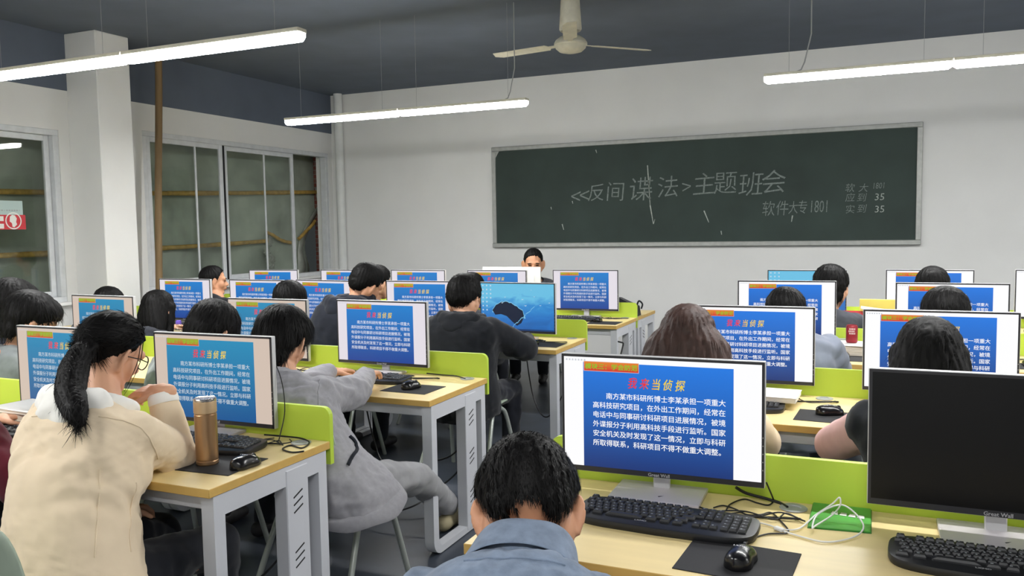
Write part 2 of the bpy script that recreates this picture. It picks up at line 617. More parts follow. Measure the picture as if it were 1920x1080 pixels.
# ------------------------------------------------------------------ things on the walls and ceiling
# chalkboard
bx0, bx1, bz0, bz1 = -4.193, 0.372, 1.292, 2.396
root = tag(empty('chalkboard', ((bx0 + bx1) / 2, Y1, bz0)), 'long dark green chalkboard with chalk handwriting on the front wall', 'chalkboard')
bcx = (bx0 + bx1) / 2
MB().box((0, -0.02, (bz1 - bz0) / 2), (bx1 - bx0, 0.03, bz1 - bz0)).build('writing_surface', m_board, root)
mb = MB()
hw = (bx1 - bx0) / 2; hh = bz1 - bz0; ft = 0.05
mb.box((0, -0.027, hh + ft / 2), (2 * hw + 2 * ft, 0.054, ft), bevel=0.006)
mb.box((0, -0.033, -ft / 2), (2 * hw + 2 * ft, 0.066, ft), bevel=0.006)
mb.box((-hw - ft / 2, -0.027, hh / 2), (ft, 0.052, hh), bevel=0.004)
mb.box((hw + ft / 2, -0.027, hh / 2), (ft, 0.052, hh), bevel=0.004)
mb.prism([(-hw, -0.04, hh), (-hw + .05, -0.04, hh), (-hw, -0.04, hh - .08)], (0, -.004, 0))
mb.build('board_frame', m_board_frame, root)
BY = Y1 - 0.0365
def chalk(mb, ch, u, v, hpx, rot=0.0, wide=1.0, bold=-0.006):
    p = at(u, v, BY)
    ppm = 155 + (u - 931) / 785 * 35
    s = hpx / ppm
    m = frame_xz(p.x - bcx, BY - Y1, p.z - bz0) @ Matrix.Rotation(rot, 4, 'Z') @ Matrix.Diagonal((wide, 1, 1, 1))
    add_text(mb, ch, m, s * 1.08, bold, shear=random.uniform(0.05, 0.2), glyph=True)
mb = MB()
for ch, u, v, h, rot in (('<', 1080, 368, 36, 0), ('<', 1096, 366, 36, 0), ('反', 1117, 361, 32, .02), ('间', 1154, 359, 36, -.03), ('谍', 1203, 354, 45, .03),
                         ('法', 1252, 350, 40, .05), ('>', 1287, 350, 32, .1), ('主', 1319, 344, 42, .05), ('题', 1360, 343, 42, .02), ('班', 1408, 345, 44, .03), ('会', 1451, 340, 44, .04)):
    chalk(mb, ch, u, v, h, rot)
mb.build('chalk_heading', m_chalk, root)
mb = MB()
for ch, u, v, h, rot, w in (('软', 1441, 391, 28, 0, .8), ('件', 1467, 390, 28, 0, .8), ('大', 1487, 389, 24, .05, .7), ('专', 1505, 388, 25, 0, .7), ('1801', 1536, 387, 30, 0, .55)):
    chalk(mb, ch, u, v, h, rot, w)
mb.build('chalk_class_name', m_chalk, root)
mb = MB()
for ch, u, v, h, w in (('软', 1594, 352, 16, 1), ('大', 1619, 352, 16, 1), ('1801', 1648, 348, 15, .7), ('应', 1594, 370, 16, 1), ('到', 1616, 370, 16, 1), ('实', 1594, 392, 16, 1), ('到', 1616, 391, 16, 1)):
    chalk(mb, ch, u, v, h, 0, w)
mb.mi = 1
chalk(mb, '35', 1649, 369, 17)
chalk(mb, '35', 1649, 392, 17)
mb.build('chalk_headcount', [m_chalk, m_chalk_bright], root)
def stroke(mb, a, b, w=0.008):
    p, q = at(*a, BY), at(*b, BY)
    d = (q - p); nrm = Vector((d.z, 0, -d.x)).normalized() * w / 2
    off = Vector((bcx, Y1, bz0))
    mb.quad(p - nrm - off, q - nrm * .5 - off, q + nrm * .5 - off, p + nrm - off)
for sg in ((((1214, 310), (1219, 385), .012), ((1219, 385), (1225, 420), .014), ((1225, 420), (1228, 411), .009)), (((1320, 395), (1329, 417), .014),), (((1054, 420), (1057, 431), .013),),
           (((1486, 404), (1484, 416), .013),), (((1033, 388), (1034, 393), .01),), (((1073, 377), (1074, 382), .01),), (((1117, 281), (1119, 287), .012),), (((1352, 433), (1353, 440), .012),)):
    mb = MB()
    for a, b, w in sg:
        stroke(mb, a, b, w)
    mb.build('chalk_mark', m_chalk_bright, root)

# ceiling fan
FC = Vector((-2.197, 6.204, 2.90))
root = tag(empty('ceiling_fan', (FC.x, FC.y, ZC)), 'old off-white three-blade ceiling fan in front of the chalkboard wall', 'ceiling fan')
dz = FC.z - ZC
MB().lathe([(0.074, -0.005), (0.074, -0.012), (0.088, -0.235), (0.08, -0.25), (0.03, -0.252)], n=28).build('canopy', m_fan, root, smooth=True)
MB().lathe([(0.014, -0.2), (0.014, dz + 0.04)], n=12).build('downrod', m_fan, root, smooth=True)
MB().lathe([(0.03, dz + .065), (0.085, dz + .055), (0.118, dz + .03), (0.13, dz + .008), (0.13, dz - .006), (0.122, dz - .012), (0.118, dz - .03), (0.09, dz - .055), (0.04, dz - .068), (0.008, dz - .07)], n=36).build('motor_housing', m_fan, root, smooth=True)
for an in (46, 171, 289):
    a = R_(an)
    mb = MB()
    rotm = Matrix.Rotation(a, 4, 'Z') @ Matrix.Rotation(R_(9), 4, 'X')
    out = [(0.10, -0.018), (0.19, -0.022), (0.21, -0.052), (0.66, -0.056), (0.72, -0.02), (0.70, 0.050), (0.21, 0.052), (0.19, 0.022), (0.10, 0.018)]
    T = Matrix.Translation((0, 0, dz + 0.0))
    mb.prism([T @ rotm @ Vector((x, y, -0.003)) for x, y in out], T @ rotm @ Vector((0, 0, .005)) - T @ rotm @ Vector((0, 0, 0)))
    mb.build('blade', m_fan, root)

# linear lamps
def lamp(x0, x1, y, z, label, cord=None):
    w = 0.075
    root = tag(empty('linear_lamp', ((x0 + x1) / 2, y, z)), label, 'lamp', 'linear ceiling lamps')
    L = (x1 - x0) - 0.008
    mb = MB()
    mb.box((0, 0, 0.024), (L, w, 0.022), bevel=0.006, seg=2)
    mb.build('lamp_housing', m_fan, root)
    half = [(-.036, .014), (-.0375, -.004), (-.036, -.016), (-.030, -.025), (-.020, -.029), (-.010, -.030)]
    sec = half + [(-y_, z_) for y_, z_ in reversed(half)]
    rings = [[Vector((sx * (L / 2 - e), y_ * g, .014 + (z_ - .014) * g)) for y_, z_ in sec] for sx, e, g in ((-1, 0, .7), (-1, .02, 1), (1, .02, 1), (1, 0, .7))]
    mb = MB().loft(rings)
    bmesh.ops.recalc_face_normals(mb.bm, faces=list(mb.bm.faces))
    for f in mb.bm.faces:
        f.material_index = 0 if f.normal.z < -.75 else 1
    mb.build('diffuser', [m_tube, m_tube_side], root, smooth=True, angle=60)
    for sx in (-0.36, 0.36):
        MB().tube([(sx * L, 0, 0.034), (sx * L, 0, ZC - z)], 00.0012, 5).build('suspension_wire', m_grommet, root)
    if cord:
        MB().tube([(cord - .05, 0.02, 0.036), (cord - .012, 0.02, 0.05), (cord + .01, 0.02, 0.1), (cord + .05, 0.02, 0.28), (cord + .05, 0.02, ZC - z)], 0.0045, 6).build('power_cord', m_grommet, root, smooth=True)
    return root
LZ = 2.46
lamp(-5.09, -3.873, 3.45, LZ, 'lit linear lamp at upper left, cut by the picture edge')
lamp(-3.873, -2.645, 3.45, LZ, 'lit linear lamp at upper left, the segment ending near the fan')
lamp(-4.88, -3.69, 6.08, LZ, 'lit linear lamp over the far left rows, left segment by the white pipe')
lamp(-3.69, -2.517, 6.08, LZ, 'lit linear lamp over the far left rows, right segment with a cord', cord=.42)
lamp(-0.709, 0.436, 5.95, LZ, 'lit linear lamp at upper right, left segment over the chalkboard end', cord=-.32)
lamp(0.436, 1.60, 5.95, LZ, 'lit linear lamp at upper right, cut by the picture edge')
lamp(-0.6, 0.6, 3.45, LZ, 'lit linear lamp above the right-hand rows, out of the photo top edge')
lamp(0.6, 1.8, 3.45, LZ, 'second lit linear lamp above the right-hand rows, out of the photo top edge')
lamp(-5.1, -3.9, 0.75, LZ, 'added unseen linear lamp left of and behind the viewer')  # this pair is unseen, added to light the near left rows
lamp(-3.9, -2.7, 0.75, LZ, 'added unseen linear lamp nearly over the front-left aisle, behind the viewer')

lamp(-0.6, 0.6, 0.05, LZ, 'added unseen fill lamp just behind the viewer, right-hand rows')  # unseen fill, added to brighten the man in denim
for yy, lb in ((5.95, 'level with the far rows'), (3.45, 'level with the middle rows')):  # unseen lamps added to raise the light on the front wall
    lamp(3.5, 4.7, yy, LZ, 'added unseen lamp right of the picture, ' + lb + ', inner segment')
    lamp(4.7, 5.9, yy, LZ, 'added unseen lamp right of the picture, ' + lb + ', outer segment')

# pipe and pole
o = MB().tube([(-6.42, 9.05, 0.0), (-6.42, 9.05, ZC)], 0.056, 20).build('drain_pipe', m_white_paint, smooth=True)
tag(o, 'white painted drain pipe standing in the front left corner', 'pipe')
pts = [atx(u, v, -6.35) for u, v in ((297, 190), (298, 500))]
dr = (pts[0] - pts[1]).normalized()
top = pts[0] + dr * ((ZC - .005 - pts[0].z) / dr.z)
bot = pts[1] + dr * ((0.02 - pts[1].z) / dr.z)
o = MB().tube([bot.lerp(top, f) + Vector((0, .006 * math.sin(f * 9), 0)) for f in np.linspace(0, 1, 9)], 0.033, 14).build('wooden_pole', m_oldwood, smooth=True, angle=80)
tag(o, 'slim brown wooden pole standing before the far window beside the white column', 'pole')

# sign stuck to the near window
sx = X0 - 0.05 - 0.02 + 0.0042
a = atx(47, 403, sx); b = atx(47, 430, sx); t = atx(45, 377, sx)
yR, zm, zb, zt = a.y, a.z, b.z, t.z
root = tag(empty('warning_sticker', (sx, yR, zb)), 'red and pale teal warning sticker with white prohibition mark on near window', 'sticker')
MB().box((0.001, -0.36, (zm - zb) / 2), (0.002, 0.72, zm - zb)).build('red_panel', m_sign_red, root)
MB().box((0.001, -0.37, (zm + zt) / 2 - zb), (0.002, 0.70, zt - zm)).build('pale_strip', m_sign_pale, root)
mb = MB()
ctr = atx(25, 414, sx); cy, cz = ctr.y - yR, ctr.z - zb
n = 28
r0, r1 = 0.062, 0.072
for k in range(n):
    a0, a1 = 2 * PI * k / n, 2 * PI * (k + 1) / n
    mb.quad(*[(0.0028, cy + r * math.cos(an), cz + r * math.sin(an)) for r, an in ((r0, a0), (r1, a0), (r1, a1), (r0, a1))])
mb.prism([(0.0024, cy + y, cz + z) for y, z in ((-.03, .035), (-.01, .05), (.015, .045), (.03, .02), (.022, -.01), (.03, -.03), (.005, -.055), (-.012, -.05), (-.015, -.02), (-.035, -.005))], (0.0006, 0, 0))
for dzz in (0.018, -.045):
    mb.box((0.0026, -0.245, cz + dzz), (0.001, 0.10, 0.04))
    mb.box((0.0026, -0.40, cz + dzz), (0.001, 0.12, 0.03))
mb.build('white_mark', m_paper, root)
mb = MB()
for k in range(26):
    mb.box((0.0024, -0.05 - k * .022, (zm + zt) / 2 - zb - .022), (0.0006, 0.014 if k % 6 else .004, 0.011))
mb.build('small_print', m_sign_red and m_grommet, root)

# ------------------------------------------------------------------ desks
DZ = 0.72          # top of every desk
DD = 0.59          # desk depth
def make_desk(w, panel=True, grommets=(-0.4, 0.4)):
    root = empty('computer_desk')
    h = w / 2 - 0.002
    mb = MB()
    mb.box((0, DD / 2, DZ - 0.0135), (2 * h, DD, 0.027), bevel=0.0015)
    for f in mb.bm.faces:
        f.material_index = 0 if f.normal.z > 0.9 else 1
    mb.build('desktop', [m_laminate, m_edge], root)
    zt = DZ - 0.027
    for s in (-1, 1):
        x = s * (h - 0.028)
        def rr(y0, y1, z0, z1, rad):
            out = [(y0, z1), ]
            for k in range(7):
                a = PI + PI / 2 * k / 6
                out.append((y0 + rad + rad * math.cos(a), z0 + rad + rad * math.sin(a)))
            for k in range(7):
                a = 1.5 * PI + PI / 2 * k / 6
                out.append((y1 - rad + rad * math.cos(a), z0 + rad + rad * math.sin(a)))
            out.append((y1, z1))
            return out
        o_ = rr(0.02, DD - 0.02, 0.004, zt, 0.07)
        i_ = rr(0.066, DD - 0.066, 0.034, zt - 0.068, 0.042)
        mb = MB()
        t = 0.024
        A = [mb.bm.verts.new((x - t, y, z)) for y, z in o_]; B = [mb.bm.verts.new((x - t, y, z)) for y, z in i_]
        C = [mb.bm.verts.new((x + t, y, z)) for y, z in o_]; D = [mb.bm.verts.new((x + t, y, z)) for y, z in i_]
        n = len(o_)
        for k in range(n):
            j = (k + 1) % n
            mb.bm.faces.new((A[k], A[j], B[j], B[k])); mb.bm.faces.new((C[k], D[k], D[j], C[j]))
            mb.bm.faces.new((A[k], C[k], C[j], A[j])); mb.bm.faces.new((B[k], B[j], D[j], D[k]))
        mb.build('end_frame', m_steel, root, smooth=True, angle=30)
        cp = MB()
        cp.box((x, 0.405, zt / 2 + 0.0), (0.054, 0.115, zt - 0.03), bevel=0.003)
        cp.mi = 1
        for gz in (0.56, 0.37, 0.18):
            for k in range(3):
                cp.box((x, 0.405, gz - (k - 1) * 0.026), (0.0552, 0.052, 0.0055), rot=Matrix.Rotation(R_(22), 3, 'X'))
        cp.build('cable_panel', [m_steel, m_slot], root)
    MB().box((0, 0.055, zt - 0.028), (2 * h - 0.104, 0.03, 0.05), bevel=0.003).build('front_rail', m_steel, root)
    MB().box((0, DD - 0.075, zt - 0.028), (2 * h - 0.104, 0.03, 0.05), bevel=0.003).build('back_rail', m_steel, root)
    if panel:
        z0, z1, r = DZ - 0.085, DZ + 0.122, 0.032
        pl = [(-h, z0), (h, z0)]
        for k in range(7):
            a = PI / 2 * k / 6
            pl.append((h - r + r * math.cos(a), z1 - r + r * math.sin(a)))
        for k in range(7):
            a = PI / 2 + PI / 2 * k / 6
            pl.append((-h + r + r * math.cos(a), z1 - r + r * math.sin(a)))
        mb = MB()
        mb.prism([(x, DD + 0.0015, z) for x, z in pl], (0, 0.02, 0))
        for f in mb.bm.faces:
            f.material_index = 0 if abs(f.normal.y) > 0.9 else 1
        mb.build('privacy_panel', [m_green, m_green_edge], root)
    for gx in grommets:
        MB().lathe([(0.004, 0.0), (0.034, 0.0), (0.036, 0.0022), (0.034, 0.004), (0.02, 0.004), (0.019, 0.0015), (0.004, 0.0015)], (gx, 0.535, DZ), 22).build('cable_grommet', m_grommet, root)
    return root

desk_p = make_desk(1.6, grommets=(-.09, .714))
desk_s = make_desk(1.2, grommets=(0.1,))
desk_n = make_desk(1.6, panel=False, grommets=(-.09, .714))
LY = [1.809, 3.125, 4.70, 6.00]
RY = [1.715, 3.20, 4.70, 6.07]
ordn = ['nearest', 'second', 'third', 'farthest']
used = set()
def put_desk(proto, xc, y, label, rz=0.0, group='computer desks'):
    if id(proto) in used:
        o = copy_tree(proto)
    else:
        used.add(id(proto)); o = proto
    o.location = (xc, y, 0)
    o.rotation_euler = (0, 0, rz)
    tag(o, label, 'desk', group)
    return o
XE = -1.78
LDESK = {(0, 0): 'pale wood desk carrying the gold thermos, at its aisle end',
         (0, 1): 'pale wood desk left of the ponytailed woman, with books on it',
         (1, 0): 'pale wood desk where the student in grey hoodie types, ending at the aisle',
         (1, 1): 'pale wood desk of the second left row, with no monitor at one seat',
         (2, 0): 'pale wood desk under the blue wallpaper monitor, ending at the aisle',
         (2, 1): 'pale wood desk of the third left row, in front of the man leaning right',
         (3, 0): 'pale wood desk of the far left row, ending at the aisle with a loose cable',
         (3, 1): 'pale wood desk of the far left row, middle of the row'}
for r in range(4):
    for k in range(2):
        put_desk(desk_p, XE - 0.8 - 1.6 * k, LY[r], LDESK[(r, k)])
    put_desk(desk_s, XE - 3.2 - 0.6, LY[r], 'short pale wood desk by the window wall, %s left row' % ordn[r])
XR = -0.896
RD = ['pale wood desk at lower right carrying the green card and white cable', 'pale wood desk of the brown-haired woman, second right row',
      'pale wood desk with the dark red drink can, third right row', 'pale wood desk with the red cover on it, farthest right row']
for r in range(4):
    put_desk(desk_p, XR + 0.8, RY[r], RD[r])
for r in (2, 3):
    put_desk(desk_p, XR + 2.4, RY[r], 'pale wood desk past the right picture edge, %s right row' % ordn[r])
put_desk(desk_n, XE - 0.8, LY[3] + DD + 0.03 + DD, 'pale wood front desk with the black bag on it, before the facing man', rz=PI)
put_desk(desk_n, XE - 2.4, LY[3] + DD + 0.03 + DD, 'pale wood front desk left of the facing man, back to back with the far row', rz=PI)

# ------------------------------------------------------------------ monitors
MW, MH = 0.57, 0.343
LINES = ['南方某市科研所博士李某承担一项重大', '高科技研究项目，在外出工作期间，经常在', '电话中与同事研讨科研项目进展情况，被境',
         '外谍报分子利用高科技手段进行监听。国家', '安全机关及时发现了这一情况，立即与科研', '所取得联系，科研项目不得不做重大调整。']
ax0, ax1, az0, az1 = -0.276, 0.276, 0.017, 0.334
AW, AH = ax1 - ax0, az1 - az0
def slide_mesh():
    mb = MB()
    def rect(x0, x1, z0, z1, e):
        mb.quad((x0, -e, z0), (x1, -e, z0), (x1, -e, z1), (x0, -e, z1))
    mb.mi = 0
    rect(ax0, ax1, az0, az1, 0.0004)
    mb.mi = 1
    bx0_, bx1_ = ax0 + 0.105 * AW, ax0 + 0.868 * AW
    rect(bx0_, bx1_, az0, az1 - 0.045 * AH, 0.0008)
    mb.mi = 6
    hx1 = ax0 + 0.40 * AW
    zt_, zb_ = az1 - 0.035 * AH, az1 - 0.125 * AH
    rect(bx0_ + 0.002, hx1, zb_, zt_, 0.0011)
    mb.mi = 2
    rect(bx0_ + 0.0032, hx1 - 0.0012, zb_ + 0.0012, zt_ - 0.0012, 0.0013)
    mb.mi = 3
    m = frame_xz((bx0_ + hx1) / 2 + .001, -0.0016, (zb_ + zt_) / 2) @ Matrix.Diagonal((1.0, .92, 1, 1))
    add_text(mb, '模块三：学会防范', m, 0.0192, 0.022, shear=0.08, glyph=True)
    mb.mi = 4
    for k, ch in enumerate('我来当侦探'):
        m = frame_xz(ax0 + (0.367 + 0.0605 * k) * AW, -0.0012, az1 - 0.215 * AH, 0) @ Matrix.Rotation(0.03 * (-1) ** k, 4, 'Z') @ Matrix.Diagonal((0.86, 1.08, 1, 1))
        add_text(mb, ch, m, 0.031, 0.022, shear=0.22, glyph=True)
    mb.mi = 5
    cw = 0.0356 * AW
    for k, ln in enumerate(LINES):
        z = az1 - (0.345 + 0.086 * k) * AH - 0.007
        x = ax0 + 0.155 * AW + (2 * cw if k == 0 else 0)
        add_text(mb, ln, frame_xz(x, -0.0012, z), cw, 0.016)
    mb.mi = 7
    for k in range(7):
        mb.quad(*[(ax0 + .006 + k * .009 + dx, -0.0008, az1 - .011 + dz_) for dx, dz_ in ((0, 0), (.005, 0), (.005, .005), (0, .005))])
    return mb.mesh('slide')
slide = slide_mesh()
SLIDES = {}

def slide_mats(tag_, white, top, bot, text, badge):
    return [EM('slide_margin_' + tag_, white, 1.0), EM('slide_blue_' + tag_, bot, 1.0, ('Z', az0, az1, top)),
            EM('slide_badge_' + tag_, (206, 38, 40), 1.0, ('Z', az1 - 0.125 * AH, az1 - 0.035 * AH, badge)), EM('slide_badge_text_' + tag_, (120, 206, 40), 0.95, sample=False),
            EM('slide_title_' + tag_, (232, 44, 52), 1.0, ('X', ax0 + 0.43 * AW, ax0 + 0.50 * AW, (238, 206, 60)), sample=False),
            EM('slide_text_' + tag_, text, 1.0, sample=False), EM('slide_badge_rim_' + tag_, (236, 200, 190), 0.9, sample=False), EM('slide_margin_icons_' + tag_, (214, 218, 224), 0.9, sample=False)]
VAR = {'bright': slide_mats('bright', (252, 252, 254), (30, 122, 226), (24, 52, 116), (250, 250, 252), (226, 132, 40)),
       'mid': slide_mats('mid', (226, 220, 228), (26, 128, 206), (26, 64, 146), (222, 226, 236), (196, 158, 50)),
       'warm': slide_mats('warm', (208, 190, 176), (34, 140, 184), (22, 84, 144), (196, 208, 216), (150, 170, 50))}

# desktop wallpaper: a splash of blue water
def water_mat():
    m = bpy.data.materials.new('blue_water_wallpaper')
    m.use_nodes = True
    nt = m.node_tree
    b = nt.nodes['Principled BSDF']
    b.inputs['Base Color'].default_value = (0.01, 0.01, 0.012, 1)
    b.inputs['Roughness'].default_value = 0.45
    tc = nt.nodes.new('ShaderNodeTexCoord')
    mp = nt.nodes.new('ShaderNodeMapping')
    mp.inputs['Scale'].default_value = (4.0, 1, 11.0)
    nt.links.new(tc.outputs['Object'], mp.inputs[0])
    n = nt.nodes.new('ShaderNodeTexNoise')
    n.inputs['Scale'].default_value = 1.6
    n.inputs['Detail'].default_value = 5
    n.inputs['Distortion'].default_value = 1.2
    nt.links.new(mp.outputs[0], n.inputs['Vector'])
    sp = nt.nodes.new('ShaderNodeSeparateXYZ')
    nt.links.new(tc.outputs['Object'], sp.inputs[0])
    mr = nt.nodes.new('ShaderNodeMapRange')
    mr.inputs[1].default_value = az0; mr.inputs[2].default_value = az1
    nt.links.new(sp.outputs[2], mr.inputs[0])
    ad = nt.nodes.new('ShaderNodeMath'); ad.operation = 'MULTIPLY_ADD'
    nt.links.new(n.outputs['Fac'], ad.inputs[0]); ad.inputs[1].default_value = 0.55
    nt.links.new(mr.outputs[0], ad.inputs[2])
    r = nt.nodes.new('ShaderNodeValToRGB')
    el = r.color_ramp.elements
    el[0].position = 0.2; el[0].color = lin((20, 92, 168))
    el[1].position = 1.3 if False else 1.0; el[1].color = lin((104, 196, 234))
    e = el.new(0.55); e.color = lin((30, 118, 200))
    e = el.new(0.80); e.color = lin((44, 140, 212))
    nt.links.new(ad.outputs[0], r.inputs[0])
    nt.links.new(r.outputs[0], b.inputs['Emission Color'])
    b.inputs['Emission Strength'].default_value = 0.9
    return m
m_water = water_mat()
m_water_dark = EM('dark_water_wallpaper', (12, 28, 54), 0.9)
m_water_lip = EM('pale_water_wallpaper', (130, 200, 236), 0.9)
m_icon = EM('desktop_icons', (196, 222, 240), 0.9, sample=False)
m_task = EM('desktop_taskbar', (24, 62, 116), 0.9)
def wallpaper_mesh():
    mb = MB()
    mb.quad((ax0, -.0004, az0), (ax1, -.0004, az0), (ax1, -.0004, az1), (ax0, -.0004, az1))
    def blob(pts, e, mi):
        mb.mi = mi
        mb._new([mb.bm.faces.new([mb.bm.verts.new((ax0 + u * AW, -e, az1 - v * AH)) for u, v in pts])])
    # hollow of the wave with a pale rim
    up = [(0.16 + 0.42 * k / 16, 0.58 - 0.19 * math.sin(PI * (k / 16) ** 0.8) + .01 * math.sin(k * 2.3)) for k in range(17)]
    lo = [(0.60, 0.70), (0.56, 0.84), (0.50, 0.90), (0.44, 0.82), (0.36, 0.70), (0.28, 0.66), (0.2, 0.68)]
    blob([(u, v - .018) for u, v in up] + [(0.62, .74), (.5, .72), (.3, .62), (.16, .63)], 0.0008, 2)
    blob(up + lo, 0.0012, 1)
    blob([(.28, .68), (.36, .72), (.45, .86), (.40, .90), (.30, .82), (.22, .74)], 0.0015, 0)
    for k in range(14):
        u, v = .40 + .024 * k, .97 - .035 * k + .012 * math.sin(k * 1.9)
        blob([(u, v), (u + .03, v - .04), (u + .034, v - .032), (u + .006, v + .008)], 0.0016, 2)
    for u, v, s in ((.34, .28, .012), (.58, .32, .014), (.70, .12, .008), (.74, .26, .010), (.82, .44, .013), (.94, .38, .012), (.30, .40, .016), (.62, .45, .016)):
        blob([(u - s, v), (u - s * .4, v + s * 1.6), (u + s * .7, v + s * 1.3), (u + s, v - .2 * s), (u + s * .4, v + s * .5), (u - s * .3, v + s * .6)], 0.0017, 3)
    mb.mi = 3
    for c in range(3):
        for r in range(10 - 3 * c):
            x, z = ax0 + 0.012 + .03 * c, az1 - 0.02 - 0.028 * r
            mb.quad(*[(x + dx, -.0018, z + d) for dx, d in ((0, 0), (.010, 0), (.010, .010), (0, .010))])
    mb.mi = 4
    mb.quad((ax0, -.0019, az0), (ax1, -.0019, az0), (ax1, -.0019, az0 + .011), (ax0, -.0019, az0 + .011))
    return mb.mesh('wallpaper')
wallpaper = wallpaper_mesh()
blank = MB().quad((ax0, -.0004, az0), (ax1, -.0004, az0), (ax1, -.0004, az1), (ax0, -.0004, az1)).mesh('blank_screen')

# shared monitor part meshes (panel parts: local z = 0 at the panel's lower edge, front face at y = 0)
mb = MB()
mb.box((0, 0.0125, MH / 2), (MW, 0.021, MH), bevel=0.004, seg=2)
mb.box((0, 0.026, MH / 2 - .01), (MW * 0.8, 0.014, MH * 0.7), bevel=0.006)
me_case = mb.mesh('casing', True, 40); me_case.materials.append(m_silver)
mb = MB()
for c, s in (((0, 0.0006, MH - .0055), (MW - .005, .002, .007)), ((0, 0.0006, .0095), (MW - .005, .002, .015)), ((-MW / 2 + .0055, 0.0006, MH / 2), (.007, .002, MH - .005)), ((MW / 2 - .0055, 0.0006, MH / 2), (.007, .002, MH - .005))):
    mb.box(c, s)
me_bezel = mb.mesh('bezel'); me_bezel.materials.append(m_bezel)
mb = MB()
mb.mi = 0
add_text(mb, 'Great Wall', frame_xz(0, -0.0012, 0.0088), 0.0135, 0.03, glyph=True)
for k in range(5):
    mb.box((MW / 2 - .0055, -.0006, .05 + k * .022), (.002, .0008, .003))
me_logo = mb.mesh('brand_lettering'); me_logo.materials.append(m_logo)
mb = MB()
mb.box((0, 0.045, 0.02), (0.048, 0.012, 0.16), rot=Matrix.Rotation(R_(-6), 3, 'X'), bevel=0.003)
me_neck = mb.mesh('stand_neck'); me_neck.materials.append(m_silver)
mb = MB()
mb.box((0, 0.0, 0.006), (0.25, 0.17, 0.012), bevel=0.005, seg=2)
me_base = mb.mesh('stand_base'); me_base.materials.append(m_stand)
mb = MB()
mb.box((0, -.0865, 0.007), (0.022, 0.002, 0.004))
me_badge = mb.mesh('stand_badge'); me_badge.materials.append(m_bezel)

def monitor(x, y, yaw, ztop, kind, label, rz=None, case=None):
    root = tag(empty('computer_monitor', (x, y, DZ), yaw if rz is None else rz), label, 'monitor', 'computer monitors')
    zb = ztop - MH - DZ
    tilt = R_(0)
    c = link('casing', me_case, None, root, (0, 0, zb))
    if case:
        c.data = me_case.copy(); c.data.materials[0] = case
    b = link('bezel', me_bezel, None, root, (0, 0, zb))
    link('brand_lettering', me_logo, None, b)
    if kind in VAR:
        if kind not in SLIDES:
            SLIDES[kind] = slide.copy()
        s = link('screen', SLIDES[kind], VAR[kind] if not len(SLIDES[kind].materials) else None, root, (0, 0, zb))
    elif kind == 'wallpaper':
        s = link('screen', wallpaper, [m_water, m_water_dark, m_water_lip, m_icon, m_task], root, (0, 0, zb))
    else:
        s = link('screen', blank, m_blackscreen, root, (0, 0, zb))
    link('stand_neck', me_neck, None, root, (0, 0, zb + .01))
    bs = link('stand_base', me_base, None, root, (0, -0.005, 0))
    link('stand_badge', me_badge, None, bs)
    return root

SEAT = {  # x, y of the panel front, yaw, top height, screen
    'R1a': (-0.543, 2.232, 0.026, 1.111, 'bright'), 'R1b': (0.277, 2.195, 0.0, 1.116, 'off'),
    'R2a': (-0.512, 3.735, 0.022, 1.114, 'bright'), 'R2b': (0.246, 3.735, 0.0, 1.112, 'bright'),
    'R3a': (-0.486, 5.225, 0.052, 1.129, 'bright'), 'R3b': (0.400, 5.20, -0.017, 1.127, 'bright'),
    'R4a': (-0.467, 6.602, 0.009, 1.121, 'wallpaper'), 'R4b': (0.365, 6.602, 0.007, 1.127, 'bright'), 'R4c': (1.180, 6.602, 0.0, 1.131, 'bright'),
    'L1b': (-2.29, 2.365, 0.019, 1.094, 'warm'), 'L1a': (-3.08, 2.355, 0.0, 1.094, 'warm'),
    'L2c': (-2.380, 3.675, -0.033, 1.104, 'mid'), 'L2b': (-3.135, 3.672, -0.014, 1.100, 'warm'), 'L2a': (-4.43, 3.672, -0.045, 1.095, 'warm'),
    'L3c': (-2.213, 5.10, -0.056, 1.106, 'wallpaper'), 'L3b': (-2.989, 5.145, 0.016, 1.106, 'mid'), 'L3p': (-3.819, 5.126, -0.109, 1.105, 'mid'),
    'L3q': (-4.470, 5.135, -0.032, 1.100, 'mid'), 'L3r': (-5.230, 5.137, -0.019, 1.099, 'mid'),
    'L4e': (-2.210, 6.535, 0.039, 1.116, 'mid'), 'L4d': (-3.025, 6.535, 0.002, 1.109, 'mid'), 'L4c': (-3.819, 6.534, -0.005, 1.107, 'mid'),
    'L4b': (-4.611, 6.533, 0.0, 1.103, 'mid'), 'L4a': (-5.47, 6.53, 0.08, 1.099, 'mid'), 'L2z': (-5.25, 3.672, 0.0, 1.095, 'off')}
